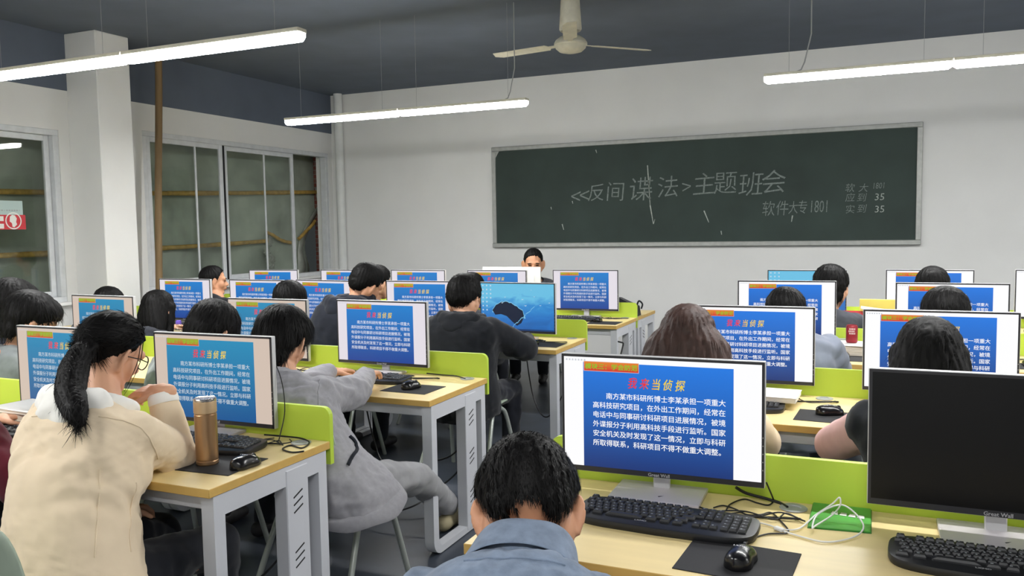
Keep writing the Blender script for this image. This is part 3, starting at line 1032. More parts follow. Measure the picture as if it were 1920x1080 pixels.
MLAB = {'R1a': 'largest lit monitor, slide readable in full, behind the man in denim', 'R1b': 'switched-off black monitor with silver rim at lower right',
        'R2a': 'lit slide monitor in front of the brown-haired woman', 'R2b': 'lit slide monitor in front of the woman with long black hair, pink sleeve',
        'R3a': 'lit slide monitor in front of the right-hand student in grey jacket', 'R3b': 'lit slide monitor, third right row, right of the dark red can',
        'R4a': 'monitor showing blue wallpaper in the farthest right row', 'R4b': 'lit slide monitor in the farthest right row, right of the wallpaper one', 'R4c': 'lit monitor cut by the right picture edge, farthest row',
        'L1b': 'lit slide monitor directly behind the gold thermos', 'L1a': 'lit slide monitor left of and behind the ponytailed woman',
        'L2c': 'lit slide monitor in front of the student in grey hoodie', 'L2b': 'lit slide monitor left of the grey hoodie student, behind his head', 'L2a': 'lit slide monitor nearest the white wall column, second left row',
        'L3c': 'monitor showing blue water wallpaper by the man in black jacket', 'L3b': 'lit slide monitor just left of the man in black hooded jacket', 'L3p': 'lit slide monitor in front of the man leaning right, third left row',
        'L3q': 'lit slide monitor left of the dark bowl-cut head, third left row', 'L3r': 'lit slide monitor in front of the long-haired girl, third left row',
        'L4e': 'lit slide monitor right of the facing man, far left row aisle end', 'L4d': 'lit slide monitor in the far left row, in front of the facing man', 'L4c': 'lit slide monitor in the far left row under the wall, right of the spectacled head',
        'L4b': 'lit slide monitor in the far left row, partly behind the leaning man', 'L4a': 'lit slide monitor in the far left row before the far window', 'L2z': 'dark monitor at the left picture edge by the near window'}
for s, (x, y, yaw, zt, kd) in SEAT.items():
    monitor(x, y, yaw, zt, kd, MLAB[s])
monitor(-3.05, 6.93, PI + 0.04, 1.118, 'off', 'white-backed monitor seen from behind, in front of the facing man', case=m_backplastic)

# ------------------------------------------------------------------ keyboards, mice, pads, cables
def make_keyboard():
    root = empty('keyboard')
    w, d = 0.46, 0.165
    out = []
    n = 40
    for k in range(n):
        a = 2 * PI * k / n
        c, s = math.cos(a), math.sin(a)
        x = w / 2 * abs(c) ** 0.28 * (1 if c > 0 else -1)
        y = d / 2 * abs(s) ** 0.55 * (1 if s > 0 else -1)
        y -= 0.010 * (1 - (2 * x / w) ** 2)
        out.append((x, y))
    rings = []
    for sc, z in ((0.97, 0.0), (1.0, 0.006), (1.0, 0.013), (0.985, 0.018), (0.95, 0.0195)):
        rings.append([(x * (1 - (1 - sc) * .4), y * sc, z + 0.006 * (y / d + .5)) for x, y in out])
    MB().loft(rings).build('keyboard_body', m_keyb, root, smooth=True, angle=35)
    mb = MB(); lg = MB()
    def key(x, y, kw, kh):
        z = 0.021 + 0.006 * (y / d + .5)
        mb.loft([[(x + sx * kw / 2 * f, y + sy * kh / 2 * f + oy, z + dz) for sx, sy in ((-1, -1), (1, -1), (1, 1), (-1, 1))] for f, dz, oy in ((1, -.003, 0), (0.98, .002, 0), (0.74, .0065, .001))])
        if kw < .03:
            lg.box((x - kw * .12, y + kh * .16, z + .0067), (kw * .22, kh * .22, .0004))
    rowsk = [(0.062, 13, 0.0185, -.205, 0.015), (0.038, 14, 0.0188, -.208, 0.0175), (0.0195, 13, 0.0188, -.198, .0175), (0.001, 12, 0.0188, -.194, .0175), (-.0175, 11, 0.0188, -.188, .0175)]
    for y, nk, kw, x0, kh in rowsk:
        for k in range(nk):
            x = x0 + k * 0.0202
            if y == 0.062 and k in (1,):
                continue
            key(x, y - .008, kw, kh)
        if y in (0.0195, 0.001, -.0175):
            key(x0 + nk * 0.0202 + 0.012, y - .008, .034, kh)
    for x, kw in ((-.2, .026), (-.165, .026), (-.095, .095), (-.025, .026), (.01, .024), (.042, .024)):
        key(x, -.0445, kw, .0175)
    for cx_ in (0.088, 0.109, 0.130):
        for y in (.062, .038, .0195, -.0175, -.036):
            if y == -.0175 and cx_ != .109:
                continue
            key(cx_, y - .008, .0188, .0165)
    for cx_ in (0.156, 0.177, 0.198):
        for y in (.038, .0195, .001, -.0175, -.036):
            key(cx_, y - .008, .0188, .0165)
    kk = mb.build('keys', m_key, root)
    lg.build('key_legends', m_legend, kk)
    mb = MB()
    add_text(mb, 'LXMO', Matrix.Translation((-.045, -.0685, .0252)), 0.011, 0.03, glyph=True)
    mb.build('keyboard_logo', m_logo, root)
    MB().tube([(0.06, .075, .012), (0.08, .11, .006), (0.14, .13, .003), (0.17, .16, .003)], .0018, 6).build('keyboard_cable', m_cable, root, smooth=True)
    return root

def make_mouse():
    root = empty('mouse')
    rings = []
    n = 20
    for k in range(13):
        t = k / 12
        y = -0.056 + 0.112 * t
        hw_ = 0.033 * (max(0.02, 1 - abs(2 * t - 1) ** 3.2) ** 0.5) * (1 - .10 * math.sin(PI * t) ** 6)
        hh_ = 0.037 * (max(0.015, 1 - abs((t - .42) / .6) ** 2.4) ** 0.6 if abs((t - .42) / .6) < 1 else 0.1)
        ring = []
        for i in range(n):
            a = 2 * PI * i / n
            z = max(0, math.sin(a)) ** .8 * hh_ + (.002 if math.sin(a) >= 0 else 0)
            ring.append((hw_ * math.cos(a), y, z))
        rings.append(ring)
    MB().loft(rings).build('mouse_body', m_mouse, root, smooth=True, angle=60)
    MB().lathe([(0.004, -.003), (.009, -.003), (.0095, 0), (.009, .003), (.004, .003)], (0, .034, .026), 16, axis=Vector((1, 0, 0))).build('scroll_wheel', m_key, root, smooth=True)
    mb = MB()
    add_text(mb, 'LXMO', Matrix.Translation((0, -.004, .0396)), 0.011, 0.03, glyph=True)
    mb.build('mouse_logo', m_logo, root)
    return root

def make_pad():
    return MB().box((0, 0, .0012), (0.245, 0.20, .0024), bevel=0.0008).build('mouse_pad', m_pad)

def make_cable(seed, spread=1.0):
    rg = random.Random(seed)
    mb = MB()
    def curve(pts, r=.0022):
        P = [Vector(p) for p in pts]
        out = []
        for i in range(len(P) - 1):
            p0, p1, p2, p3 = P[max(i - 1, 0)], P[i], P[i + 1], P[min(i + 2, len(P) - 1)]
            for k in range(7):
                t = k / 7
                out.append(0.5 * ((2 * p1) + (p2 - p0) * t + (2 * p0 - 5 * p1 + 4 * p2 - p3) * t * t + (3 * p1 - p0 - 3 * p2 + p3) * t ** 3))
        out.append(P[-1])
        mb.tube(out, r, 6)
    for c in range(3):
        z = .0035 + .002 * c
        pts = [(-.13 + .02 * c, .045 - .012 * c, .004 + z), (-.05, .03 + .006 * c, z)]
        x, y = 0.0, 0.02
        for k in range(5):
            x += rg.uniform(-.03, .085) * spread
            y = rg.uniform(-.075, .03)
            pts.append((x, y, z + (.012 if k in (1, 3) and rg.random() < .5 else 0)))
        pts.append((.27 * spread, -.005 + .006 * c, .006))
        pts.append((.275 * spread, 0.0 + .003 * c, .004))
        curve(pts, .0021 if c else .003)
    return mb.build('cable_tangle', m_cable, smooth=True, angle=80)

kb, ms, pad_ = make_keyboard(), make_mouse(), make_pad()
cbl = [make_cable(s) for s in (3, 11, 21)]
first = {}
def place(proto, key, loc, rz, label, cat, group):
    if key in first:
        o = copy_tree(proto)
    else:
        first[key] = 1
        o = proto
    o.location = loc
    o.rotation_euler = (0, 0, rz)
    return tag(o, label, cat, group)

PER = {'R1a': 'on the lower right desk by the bowed denim-clad man', 'R1b': 'before the switched-off black monitor', 'R2a': 'on the desk of the brown-haired woman', 'R2b': 'on the desk of the woman in pink and black',
       'R3a': 'on the desk of the right-hand student in grey jacket', 'R3b': 'on the third right row beside the dark red can', 'R4a': 'under the wallpaper monitor of the farthest right row', 'R4b': 'in the farthest right row, under its middle slide monitor',
       'R4c': 'in the farthest right row, at the right picture edge', 'L1b': 'beside the gold thermos', 'L1a': 'left of the ponytailed woman by the books', 'L2c': 'by the hands of the student in grey hoodie', 'L2b': 'left of the grey hoodie student, second left row',
       'L2a': 'before the monitor nearest the white column', 'L3c': 'under the blue wallpaper monitor of the third left row', 'L3b': 'left of the man in black hooded jacket, third left row', 'L3p': 'before the man leaning right, third left row',
       'L3q': 'at the bowl-cut head, third left row', 'L3r': 'before the long-haired girl, third left row', 'L4e': 'right of the facing man, at the far left row aisle end', 'L4d': 'in the far left row before the facing man', 'L4c': 'at the spectacled head, far left row',
       'L4b': 'behind the leaning man, far left row', 'L4a': 'before the far window, far left row', 'L2z': 'at the dark monitor by the near window'}
KO = {'R1a': (-0.475, 2.02, -.03, -.27, 1.845, -.06, -.262, 1.835, -.12), 'R1b': (0.268, 2.0, -.045, .62, 1.85, 0, .62, 1.86, 0),
      'R2a': (-0.55, 3.44, .03, -.15, 3.385, -.05, -.15, 3.425, -1.1),
      'L1b': (-2.16, 2.19, .05, -1.955, 2.03, .06, -1.845, 2.035, -.1), 'L2c': (-2.33, 3.475, 0.0, -1.995, 3.345, -.02, -2.005, 3.345, -.2),
      'L3c': (-2.26, 4.93, 0, -1.94, 4.90, 0, -2.0, 4.86, 0), 'L4e': (-2.25, 6.28, 0, -1.93, 6.16, 0, -2.0, 6.22, 0)}
KINDS = 0
for n_, (s, (x, y, yaw, zt, kd)) in enumerate(SEAT.items()):
    row = (LY if s[0] == 'L' else RY)[int(s[1]) - 1]
    kx, ky, kr, px, py, pr, mx, my, mr = KO.get(s, (x - .03, row + .27, 0, x + .34, row + .2, 0, x + .34, row + .21, 0))
    place(kb, 'kb', (kx, ky, DZ), kr, 'black keyboard ' + PER[s], 'keyboard', 'black keyboards')
    place(pad_, 'pad', (px, py, DZ), pr, 'black mouse pad ' + PER[s], 'mouse pad', 'black mouse pads')
    place(ms, 'ms', (mx, my, DZ + .0025), mr, 'black computer mouse ' + PER[s], 'mouse', 'black mice')
    place(cbl[n_ % 3], 'c%d' % (n_ % 3), (x + .1, y - .07 + (.02 if s[1] == '4' else 0), DZ), 0, 'tangled black cables ' + PER[s], 'cable', 'cable tangles')

# mouse cable of the nearest desk
def smooth_path(P, n=8):
    P = [Vector(p) for p in P]
    out = []
    for i in range(len(P) - 1):
        p0, p1, p2, p3 = P[max(i - 1, 0)], P[i], P[i + 1], P[min(i + 2, len(P) - 1)]
        for k in range(n):
            t = k / n
            out.append(0.5 * ((2 * p1) + (p2 - p0) * t + (2 * p0 - 5 * p1 + 4 * p2 - p3) * t * t + (3 * p1 - p0 - 3 * p2 + p3) * t ** 3))
    out.append(P[-1])
    return out
def px_path(pts, z=.003):
    return smooth_path([atz(u, v, DZ + z + (p[0] if p else 0)) for u, v, *p in pts])
o = MB().tube(px_path([(1396, 1022, .01), (1410, 1010), (1440, 1001), (1478, 998), (1462, 975), (1445, 961), (1425, 965), (1400, 965), (1380, 955), (1356, 948), (1338, 952)]), .0021, 6).build('mouse_cable', m_cable, smooth=True)
tag(o, 'thin black mouse cable curving over the lower right desk', 'cable')
o = MB().tube(px_path([(1362, 956), (1370, 945), (1395, 936), (1420, 943), (1440, 947), (1450, 940), (1448, 931, .02), (1437, 905, .07)]), .0022, 6).build('monitor_cable', m_cable, smooth=True)
tag(o, 'black cable looping from the largest monitor down to the desk', 'cable')
o = MB().tube(px_path([(1380, 914, .03), (1400, 925, .012), (1440, 936, .006), (1462, 943), (1476, 951)]), .0042, 8).build('power_cable', m_cable, smooth=True)
tag(o, 'thick black power cable running into the grommet of the lower right desk', 'cable')
# power cable by the thermos desk and cables of the hoodie desk
o = MB().tube(px_path([(495, 815, .02), (530, 818, .01), (565, 822, .006), (580, 830), (566, 840), (545, 835), (530, 842), (548, 848), (570, 846)]), .003, 6).build('power_cable', m_cable, smooth=True)
tag(o, 'black cable coil at the right end of the thermos desk', 'cable')
o = MB().tube(smooth_path([(-2.10, 2.396, 1.03), (-2.03, 2.396, 1.01), (-1.985, 2.394, .93), (-1.972, 2.39, .82), (-1.965, 2.35, .735), (-1.93, 2.30, .724), (-1.90, 2.33, .724), (-1.93, 2.36, .724)]), .002, 6).build('monitor_cable', m_cable, smooth=True)
tag(o, 'thin black cable hanging down beside the monitor behind the thermos', 'cable')
o = MB().tube(px_path([(800, 700, .008), (830, 703, .004), (855, 705, .004), (872, 710, .002)]), .0034, 6).build('power_cable', m_cable, smooth=True)
tag(o, 'black power cable entering the grommet of the grey hoodie desk', 'cable')
o = MB().tube([Vector(p) for p in smooth_path([(-1.80, 6.03, .60), (-1.772, 6.08, .585), (-1.765, 6.12, .57), (-1.77, 6.1, .52), (-1.775, 6.06, .46)])], .006, 6).build('tied_cable', m_cable, smooth=True)
tag(o, 'short tied black cable hanging at the far left desk end', 'cable')
# cables hanging below the desks
for k, (pts, lb) in enumerate((([(-1.95, 3.66, .66), (-1.93, 3.72, .4), (-1.98, 3.78, .22), (-2.1, 3.72, .1), (-2.16, 3.6, .05), (-2.3, 3.5, .012)], 'black cable sagging under the grey hoodie desk'),
                               ([(-2.5, 3.66, .66), (-2.46, 3.70, .35), (-2.3, 3.6, .25), (-2.0, 3.68, .30), (-1.9, 3.69, .42)], 'second black cable drooping under the grey hoodie desk'),
                               ([(-2.2, 5.2, .66), (-2.15, 5.22, .3), (-2.0, 5.1, .2), (-1.9, 5.2, .4), (-1.88, 5.2, .62)], 'black cable drooping under the wallpaper monitor desk'),
                               ([(-2.3, 2.3, .66), (-2.2, 2.28, .3), (-2.0, 2.22, .24), (-1.86, 2.3, .4)], 'black cable drooping under the thermos desk'))):
    o = MB().tube(smooth_path(pts), .0045, 6).build('power_cable', m_cable, smooth=True)
    tag(o, lb, 'cable')

# ------------------------------------------------------------------ chairs
def make_chair():
    root = empty('stacking_chair')
    prof = [(0.215, 0.405), (0.20, 0.425), (0.15, 0.432), (0.05, 0.424), (-.06, 0.42), (-.12, 0.432), (-.165, 0.47), (-.19, 0.54), (-.205, 0.62), (-.222, 0.70), (-.238, 0.765), (-.245, 0.785)]
    wd = [0.17, 0.195, 0.205, 0.205, 0.20, 0.195, 0.19, 0.19, 0.195, 0.195, 0.18, 0.15]
    rings = []
    for (y, z), w in zip(prof, wd):
        ring = []
        for k in range(9):
            f = k / 8 * 2 - 1
            ring.append((f * w, y + (0.035 * f * f if z > 0.5 else 0), z + (0.02 * f * f if z <= 0.5 else 0)))
        rings.append(ring)
    me = MB().loft(rings, cap=False, closed=False).mesh('seat_shell', True, 80)
    o = link('seat_shell', me, m_chair, root)
    o.modifiers.new('sub', 'SUBSURF').render_levels = 1
    sd = o.modifiers.new('thick', 'SOLIDIFY'); sd.thickness = 0.008; sd.offset = 0
    for sx in (-1, 1):
        MB().tube(smooth_path([(sx * .165, .10, .408), (sx * .178, .14, .40), (sx * .192, .185, .33), (sx * .225, .27, .0)], 5), 0.0125, 10).build('leg', m_chair_leg, root, smooth=True)
        MB().tube(smooth_path([(sx * .165, .06, .408), (sx * .178, .02, .40), (sx * .192, -.04, .33), (sx * .225, -.20, .0)], 5), 0.0125, 10).build('leg', m_chair_leg, root, smooth=True)
    mb = MB()
    for sx in (-1, 1):
        mb.tube([(sx * .165, -.1, .406), (sx * .165, .14, .406)], .011, 8)
    mb.tube([(-.165, .1, .406), (.165, .1, .406)], .011, 8)
    mb.tube([(-.165, -.06, .406), (.165, -.06, .406)], .011, 8)
    mb.build('seat_frame', m_chair_leg, root, smooth=True)
    return root
chair_p = make_chair()
def chair(x, y, rz, label):
    return place(chair_p, 'chair', (x, y, 0), rz, label, 'chair', 'sage plastic chairs')

# ------------------------------------------------------------------ people
def fabric(name, rgb, var=0.12, vs=14, bump=0.12, bs=900, rough=0.9):
    return M(name, rgb, rough, var=var, vscale=vs, bump=bump, bscale=bs, spec=0.2, sheen=0.15)
f_beige = fabric('beige_cotton', (226, 207, 178), 0.05, 7)
f_cream = fabric('cream_fleece', (236, 234, 228), 0.05)
f_grey = fabric('grey_fleece', (150, 149, 154), 0.08, 60)
f_greypants = fabric('grey_sweatpants', (150, 150, 153), 0.08, 30)
f_black = fabric('black_cloth', (26, 28, 34), 0.2)
f_navy = fabric('dark_navy_cloth', (28, 31, 42), 0.2)
f_denim = fabric('washed_blue_denim', (118, 132, 152), 0.22, 40, 0.3, 700)
f_tan = fabric('tan_cloth', (220, 200, 164), 0.08)
f_pink = fabric('dusty_pink_cloth', (214, 170, 166), 0.08)
f_slate = fabric('slate_grey_cloth', (128, 134, 148), 0.1)
f_maroon = fabric('maroon_cloth', (92, 30, 44), 0.2)
f_greyst = fabric('grey_striped_cloth', (140, 146, 146), 0.35, 9)
f_plaid = fabric('dark_plaid_cloth', (52, 54, 62), 0.5, 18)
f_charcoal = fabric('charcoal_cloth', (74, 76, 84), 0.15)
f_jeans = fabric('dark_trousers', (30, 32, 40), 0.2)
f_shoe = M('canvas_shoe', (170, 160, 130), 0.8, var=0.1)
f_shoe_d = M('dark_shoe', (40, 38, 40), 0.6)

def hrot(az, pitch, roll):
    return (Matrix.Rotation(-R_(az), 3, 'Z') @ Matrix.Rotation(-R_(pitch), 3, 'X') @ Matrix.Rotation(R_(roll), 3, 'Y'))

def ik(S, W, pole, l1, l2):
    S, W = Vector(S), Vector(W)
    d = W - S
    D = d.length
    if D > (l1 + l2) * 0.985:
        k = D / ((l1 + l2) * 0.985)
        l1 *= k; l2 *= k
    t = d / D
    a = (l1 * l1 - l2 * l2 + D * D) / (2 * D)
    h = math.sqrt(max(1e-6, l1 * l1 - a * a))
    p = Vector(pole) - t * Vector(pole).dot(t)
    if p.length < 1e-4:
        p = t.orthogonal()
    return S + t * a + p.normalized() * h

def hand(mb, W, d, n, side, curl=0.8, k=1.0, spread=1.0):
    W, d, n = Vector(W), Vector(d).normalized(), Vector(n)
    n = (n - d * n.dot(d)).normalized()
    th = d.cross(n) * (1 if side == 'R' else -1)
    offs = (0.029, 0.0098, -0.0098, -0.028)
    lens = (0.072, 0.080, 0.074, 0.058)
    mb.cap(W - d * .03, W + d * .03, .026 * k, .024 * k, 10)
    for i in range(4):
        K = W + d * ((0.086, .090, .086, .078)[i] * k) + th * offs[i] * k
        mb.cap(W + d * 0.012 + th * offs[i] * .62 * k, K, .0125 * k, .0105 * k, 8)
        p = K
        ang = 0
        for sgl, bend, r0, r1 in ((.45, .45, .0098, .0088), (.31, .65, .0088, .0080), (.24, .45, .0080, .0068)):
            ang += bend * curl * (1 + .08 * i)
            dd = d * math.cos(ang) + n * math.sin(ang) + th * (offs[i] * 2.2 * spread * (1 - .5 * curl))
            q = p + dd.normalized() * lens[i] * sgl * k
            mb.cap(p, q, r0 * k, r1 * k, 8)
            p = q
    p = W + d * .022 * k + th * .026 * k
    td = (d * .62 + th * .72 + n * .30).normalized()
    q = p + td * .042 * k
    mb.cap(p, q, .0135 * k, .011 * k, 8)
    q2 = q + (td + d * .45 + n * .2 * curl).normalized() * .032 * k
    mb.cap(q, q2, .0105 * k, .0085 * k, 8)

def ear(mb, s, H, R, k, fine):
    c = Vector((s * .081, -.006, -.012))
    tilt = Matrix.Rotation(s * R_(42), 3, 'Z') @ Matrix.Rotation(R_(-10), 3, 'X')
    def P(y, z, x=0):
        return H + R @ ((c + tilt @ Vector((s * x, y, z))) * k)
    mb.ell(H + R @ (c * k), (.0075 * k, .019 * k, .033 * k), R @ tilt, 12)
    if fine:
        pts = [P(.012, .004, .004), P(.013, .022, .004), P(.004, .034, .005), P(-.010, .034, .006), P(-.020, .022, .006), P(-.021, .004, .006), P(-.015, -.014, .005), P(-.006, -.028, .003)]
        mb.tube(smooth_path(pts, 4), .0048 * k, 8)
        mb.ell(P(-.001, -.030, .001), (.006 * k, .010 * k, .010 * k), R, 10)

def head_shapes(mb, H, R, k, fine):
    def P(x, y, z):
        return H + R @ (Vector((x, y, z)) * k)
    def E(c, r, rr=None):
        mb.ell(P(*c), tuple(a * k for a in r), R if rr is None else R @ rr, 20)
    E((0, -.012, .030), (.074, .094, .088))
    E((0, .026, -.030), (.060, .064, .078))
    E((0, .058, -.090), (.028, .024, .022))
    for s in (-1, 1):
        E((s * .034, .046, -.026), (.030, .034, .036))
        mb.cap(P(s * .058, .0, -.05), P(s * .022, .056, -.092), .020 * k, .018 * k)
        ear(mb, s, H, R, k, fine)
        E((s * .058, -.016, -.036), (.024, .034, .044))
    mb.cap(P(0, .082, .006), P(0, .103, -.030), .0085 * k, .0125 * k)
    E((-.011, .096, -.034), (.009, .010, .008)); E((.011, .096, -.034), (.009, .010, .008))
    mb.cap(P(-.036, .074, .020), P(.036, .074, .020), .016 * k, .016 * k)
    E((0, .084, -.056), (.024, .012, .006)); E((0, .083, -.066), (.021, .012, .006))

def smooth01(x):
    x = np.clip(x, 0, 1)
    return x * x * (3 - 2 * x)

def blades(co, no, flow, n, L, w, lift, rng, seg=4, wave=0.0):
    """many fine tapering strands lying along the flow"""
    idx = rng.integers(0, len(co), n)
    V = []; F = []
    for i in idx:
        p = co[i]; nn = no[i]; t = flow[i]
        t = t - nn * t.dot(nn) if isinstance(t, Vector) else t - nn * float(np.dot(t, nn))
        l = float(np.linalg.norm(t))
        if l < 1e-5:
            continue
        t = t / l
        sd = np.cross(nn, t)
        t = t + sd * rng.normal(0, .22)
        ln = L * rng.uniform(.55, 1.25)
        lf = lift * rng.uniform(.2, 1.6)
        base = len(V)
        ww = w * rng.uniform(.6, 1.3)
        for s in range(seg + 1):
            f = s / seg
            q = p - nn * .003 + t * ln * f + nn * (lf * math.sin(f * 2.2)) + np.array((0, 0, -1.0)) * (ln * .18 * f * f) + sd * (wave * math.sin(f * 5 + i))
            hw = ww * (1 - f) ** .7 * .5 + .0002
            V.append(q - sd * hw); V.append(q + sd * hw)
        for s in range(seg):
            a = base + 2 * s
            F.append((a, a + 1, a + 3, a + 2))
    return V, F

def make_hair(root, loc, H, R, k, style, mat, rng, nb, tail=None, wid=1.0):
    mb = MB()
    def P(x, y, z):
        return H + R @ (Vector((x, y, z)) * k)
    def E(c, r):
        mb.ell(P(*c), tuple(a * k for a in r), R, 22)
    nape = -0.072
    line = None
    Ls, lift, wv = 0.030, .004, 0
    sw = .0032
    if style in ('short', 'crop', 'mushroom'):
        pad = .013 if style != 'crop' else .005
        E((0, -.014, .034), (.076 + pad, .097 + pad, .090 + pad))
        E((0, -.05, .005), (.066 + pad, .055 + pad, .07))
        line = ([-.2, -.105, -.06, -.03, -.005, .03, .055, .085, .2], [-.080, -.075, -.062, -.028, .012, .006, .062, .096, .11] if style != 'mushroom' else [-.010, -.010, -.008, .010, .032, .022, .045, .072, .085])
        if style == 'mushroom':
            E((0, .0, .045), (.096, .098, .072))
        Ls = {'short': .024, 'crop': .014, 'mushroom': .017}[style]
        lift = .004 if style != 'crop' else .002
        sw = .0019
    elif style == 'fluffy':
        E((0, -.018, .040), (.094, .112, .096))
        E((0, -.055, .010), (.088, .068, .080))
        E((.0, .02, .052), (.088, .085, .070))
        E((0, -.062, -.045), (.078, .050, .078))
        line = ([-.2, -.105, -.06, -.03, .0, .03, .055, .085, .2], [-.118, -.112, -.095, -.045, -.012, .002, .018, .032, .04])
        Ls, lift = .042, .004
    elif style == 'bowl':
        E((0, -.014, .034), (.092, .108, .097))
        E((0, -.045, .0), (.086, .07, .085))
        E((0, .03, .02), (.08, .075, .06))
        line = ([-.2, -.105, -.06, -.03, .0, .03, .055, .085, .2], [-.085, -.08, -.075, -.055, -.045, -.03, .018, .035, .04])
        Ls, lift = .045, .004
    elif style == 'long':
        E((0, -.016, .036), (.087, .106, .096))
        rings = []
        for z, cy, rx, ry in [(a_, b_, c_ * wid if a_ < .02 else c_, d_) for a_, b_, c_, d_ in ((.05, -.03, .086, .085), (0, -.04, .095, .085), (-.05, -.05, .104, .078), (-.11, -.062, .112, .066), (-.18, -.07, .112, .055), (-.25, -.074, .104, .046), (-.30, -.076, .085, .036))]:
            rings.append([P(rx * math.cos(2 * PI * i / 24), cy + ry * math.sin(2 * PI * i / 24), z) for i in range(24)])
        mb.loft(rings)
        for s in (-1, 1):
            mb.cap(P(s * .078, .02, .03), P(s * .092 * wid, .0, -.22), .026 * k, .022 * k)
        line = ([-.3, .03, .055, .085, .2], [-.9, -.9, .045, .075, .085])
        Ls, lift = .05, .0008
        sw = .0022
    elif style == 'tied':
        E((0, -.014, .035), (.081, .103, .093))
        E((0, -.055, .012), (.070, .058, .066))
        line = ([-.2, -.105, -.06, -.03, -.005, .03, .055, .085, .2], [-.065, -.062, -.052, -.020, .012, .02, .05, .074, .085])
        Ls, lift = .05, .002
    me = grow(mb, .0075, 5)
    co = get_co(me).astype(np.float64); no = get_no(me).astype(np.float64)
    Rn = np.array(R); Hn = np.array(H)
    loc3 = (co - Hn) @ Rn / k
    vis = np.ones(len(co), bool)
    if line is not None:
        zl = np.interp(loc3[:, 1], line[0], line[1])
        # ragged hairline
        zl = zl + .006 * np.sin(loc3[:, 0] * 310 + 2 * np.sin(loc3[:, 1] * 150))
        if style == 'mushroom':
            zl = zl - .030 * np.exp(-((np.abs(loc3[:, 0]) - .054) / .020) ** 2) * (loc3[:, 1] < -.02)
        dlt = zl - loc3[:, 2]
        fade = smooth01((dlt + .012) / .024)
        ctr = np.array((0, -.012, .0))
        inward = ctr - loc3
        inward[:, 2] *= .5
        dist = np.linalg.norm(inward, axis=1)[:, None] + 1e-6
        loc3 = loc3 + inward / dist * (fade[:, None] * (.045 + .03 * (loc3[:, 1:2] < .02)))
        vis = fade < .35
    # combed relief
    crown = np.array((0.012, -.045, .125))
    rel = loc3 - crown
    ang = np.arctan2(rel[:, 0], -rel[:, 1])
    relief = .0022 * np.sin(ang * 46 + 3 * np.sin(ang * 7 + loc3[:, 2] * 30)) + .0018 * np.sin(ang * 21 + loc3[:, 2] * 60)
    co2 = loc3 * k @ Rn.T + Hn + no * (relief * np.clip(np.linalg.norm(rel, axis=1) / .06, 0, 1))[:, None]
    set_co(me, co2 - np.array(loc))
    hair = link('hair', me, mat, root)
    flow = rel.copy()
    flow[:, 2] -= .05
    if style in ('long',):
        flow[:, 2] -= np.clip(.05 - loc3[:, 2], 0, 1) * 4
    if style == 'tied':
        flow = np.array((0, -.115, .035)) - loc3
    if style in ('short', 'fluffy', 'bowl', 'crop', 'mushroom'):
        whorl = np.cross(np.array((0, 0, 1.0)), rel) * .35
        flow = flow + whorl
    flow = flow @ Rn.T
    V, F = blades(co2[vis] - np.array(loc), no[vis], flow[vis], nb, Ls * k, sw, lift, rng, wave=.002 if style in ('fluffy',) else .001)
    m2 = bpy.data.meshes.new('strands')
    m2.from_pydata([tuple(v) for v in V], [], F)
    m2.polygons.foreach_set('use_smooth', [True] * len(m2.polygons))
    link('hair_strands', m2, mat, hair)
    if tail:
        mb = MB()
        pts = smooth_path([p for p, r in tail], 4)
        rr = np.interp(np.linspace(0, 1, len(pts)), np.linspace(0, 1, len(tail)), [r for p, r in tail])
        rings = []
        mb.tube(pts, [float(x) for x in rr], 16)
        me = grow(mb, .007, 3)
        co = get_co(me).astype(np.float64); no = get_no(me).astype(np.float64)
        ax = np.array((pts[-1] - pts[0]).normalized())
        an = np.arctan2(no[:, 0], no[:, 1])
        co = co + no * (.004 * np.sin(an * 17 + 2 * np.sin(co[:, 2] * 40)))[:, None]
        set_co(me, co - np.array(loc))
        tl = link('ponytail', me, mat, root)
        fl = np.tile(ax, (len(co), 1))
        V, F = blades(co - np.array(loc), no, fl, nb // 3, .06, .0022, .0008, rng, wave=.002)
        m2 = bpy.data.meshes.new('strands')
        m2.from_pydata([tuple(v) for v in V], [], F)
        link('hair_strands', m2, mat, tl)
        d = (pts[2] - pts[0]).normalized()
        MB().lathe([(.020, -.008), (.026, 0), (.020, .008)], pts[1] - Vector(loc), 16, axis=d).build('hair_tie', f_black, root, smooth=True)

def folds(me, amp, fr, rng, axis=None):
    co = get_co(me).astype(np.float64); no = get_no(me).astype(np.float64)
    h = np.zeros(len(co))
    for j in range(5):
        kv = rng.normal(0, 1, 3); kv /= np.linalg.norm(kv)
        k2 = rng.normal(0, 1, 3); k2 /= np.linalg.norm(k2)
        f = fr * (0.6 + .35 * j)
        ph = co @ kv * f + 1.8 * np.sin(co @ k2 * f * .45 + j) + rng.uniform(0, 6)
        s = np.sin(ph)
        h += (np.sign(s) * np.abs(s) ** 1.6) / (1 + .5 * j)
    env = .55 + .45 * np.sin(co @ np.array((3.1, 5.2, 7.7)) * 1.7 + rng.uniform(0, 6))
    co += no * (amp * h * env)[:, None]
    set_co(me, co)

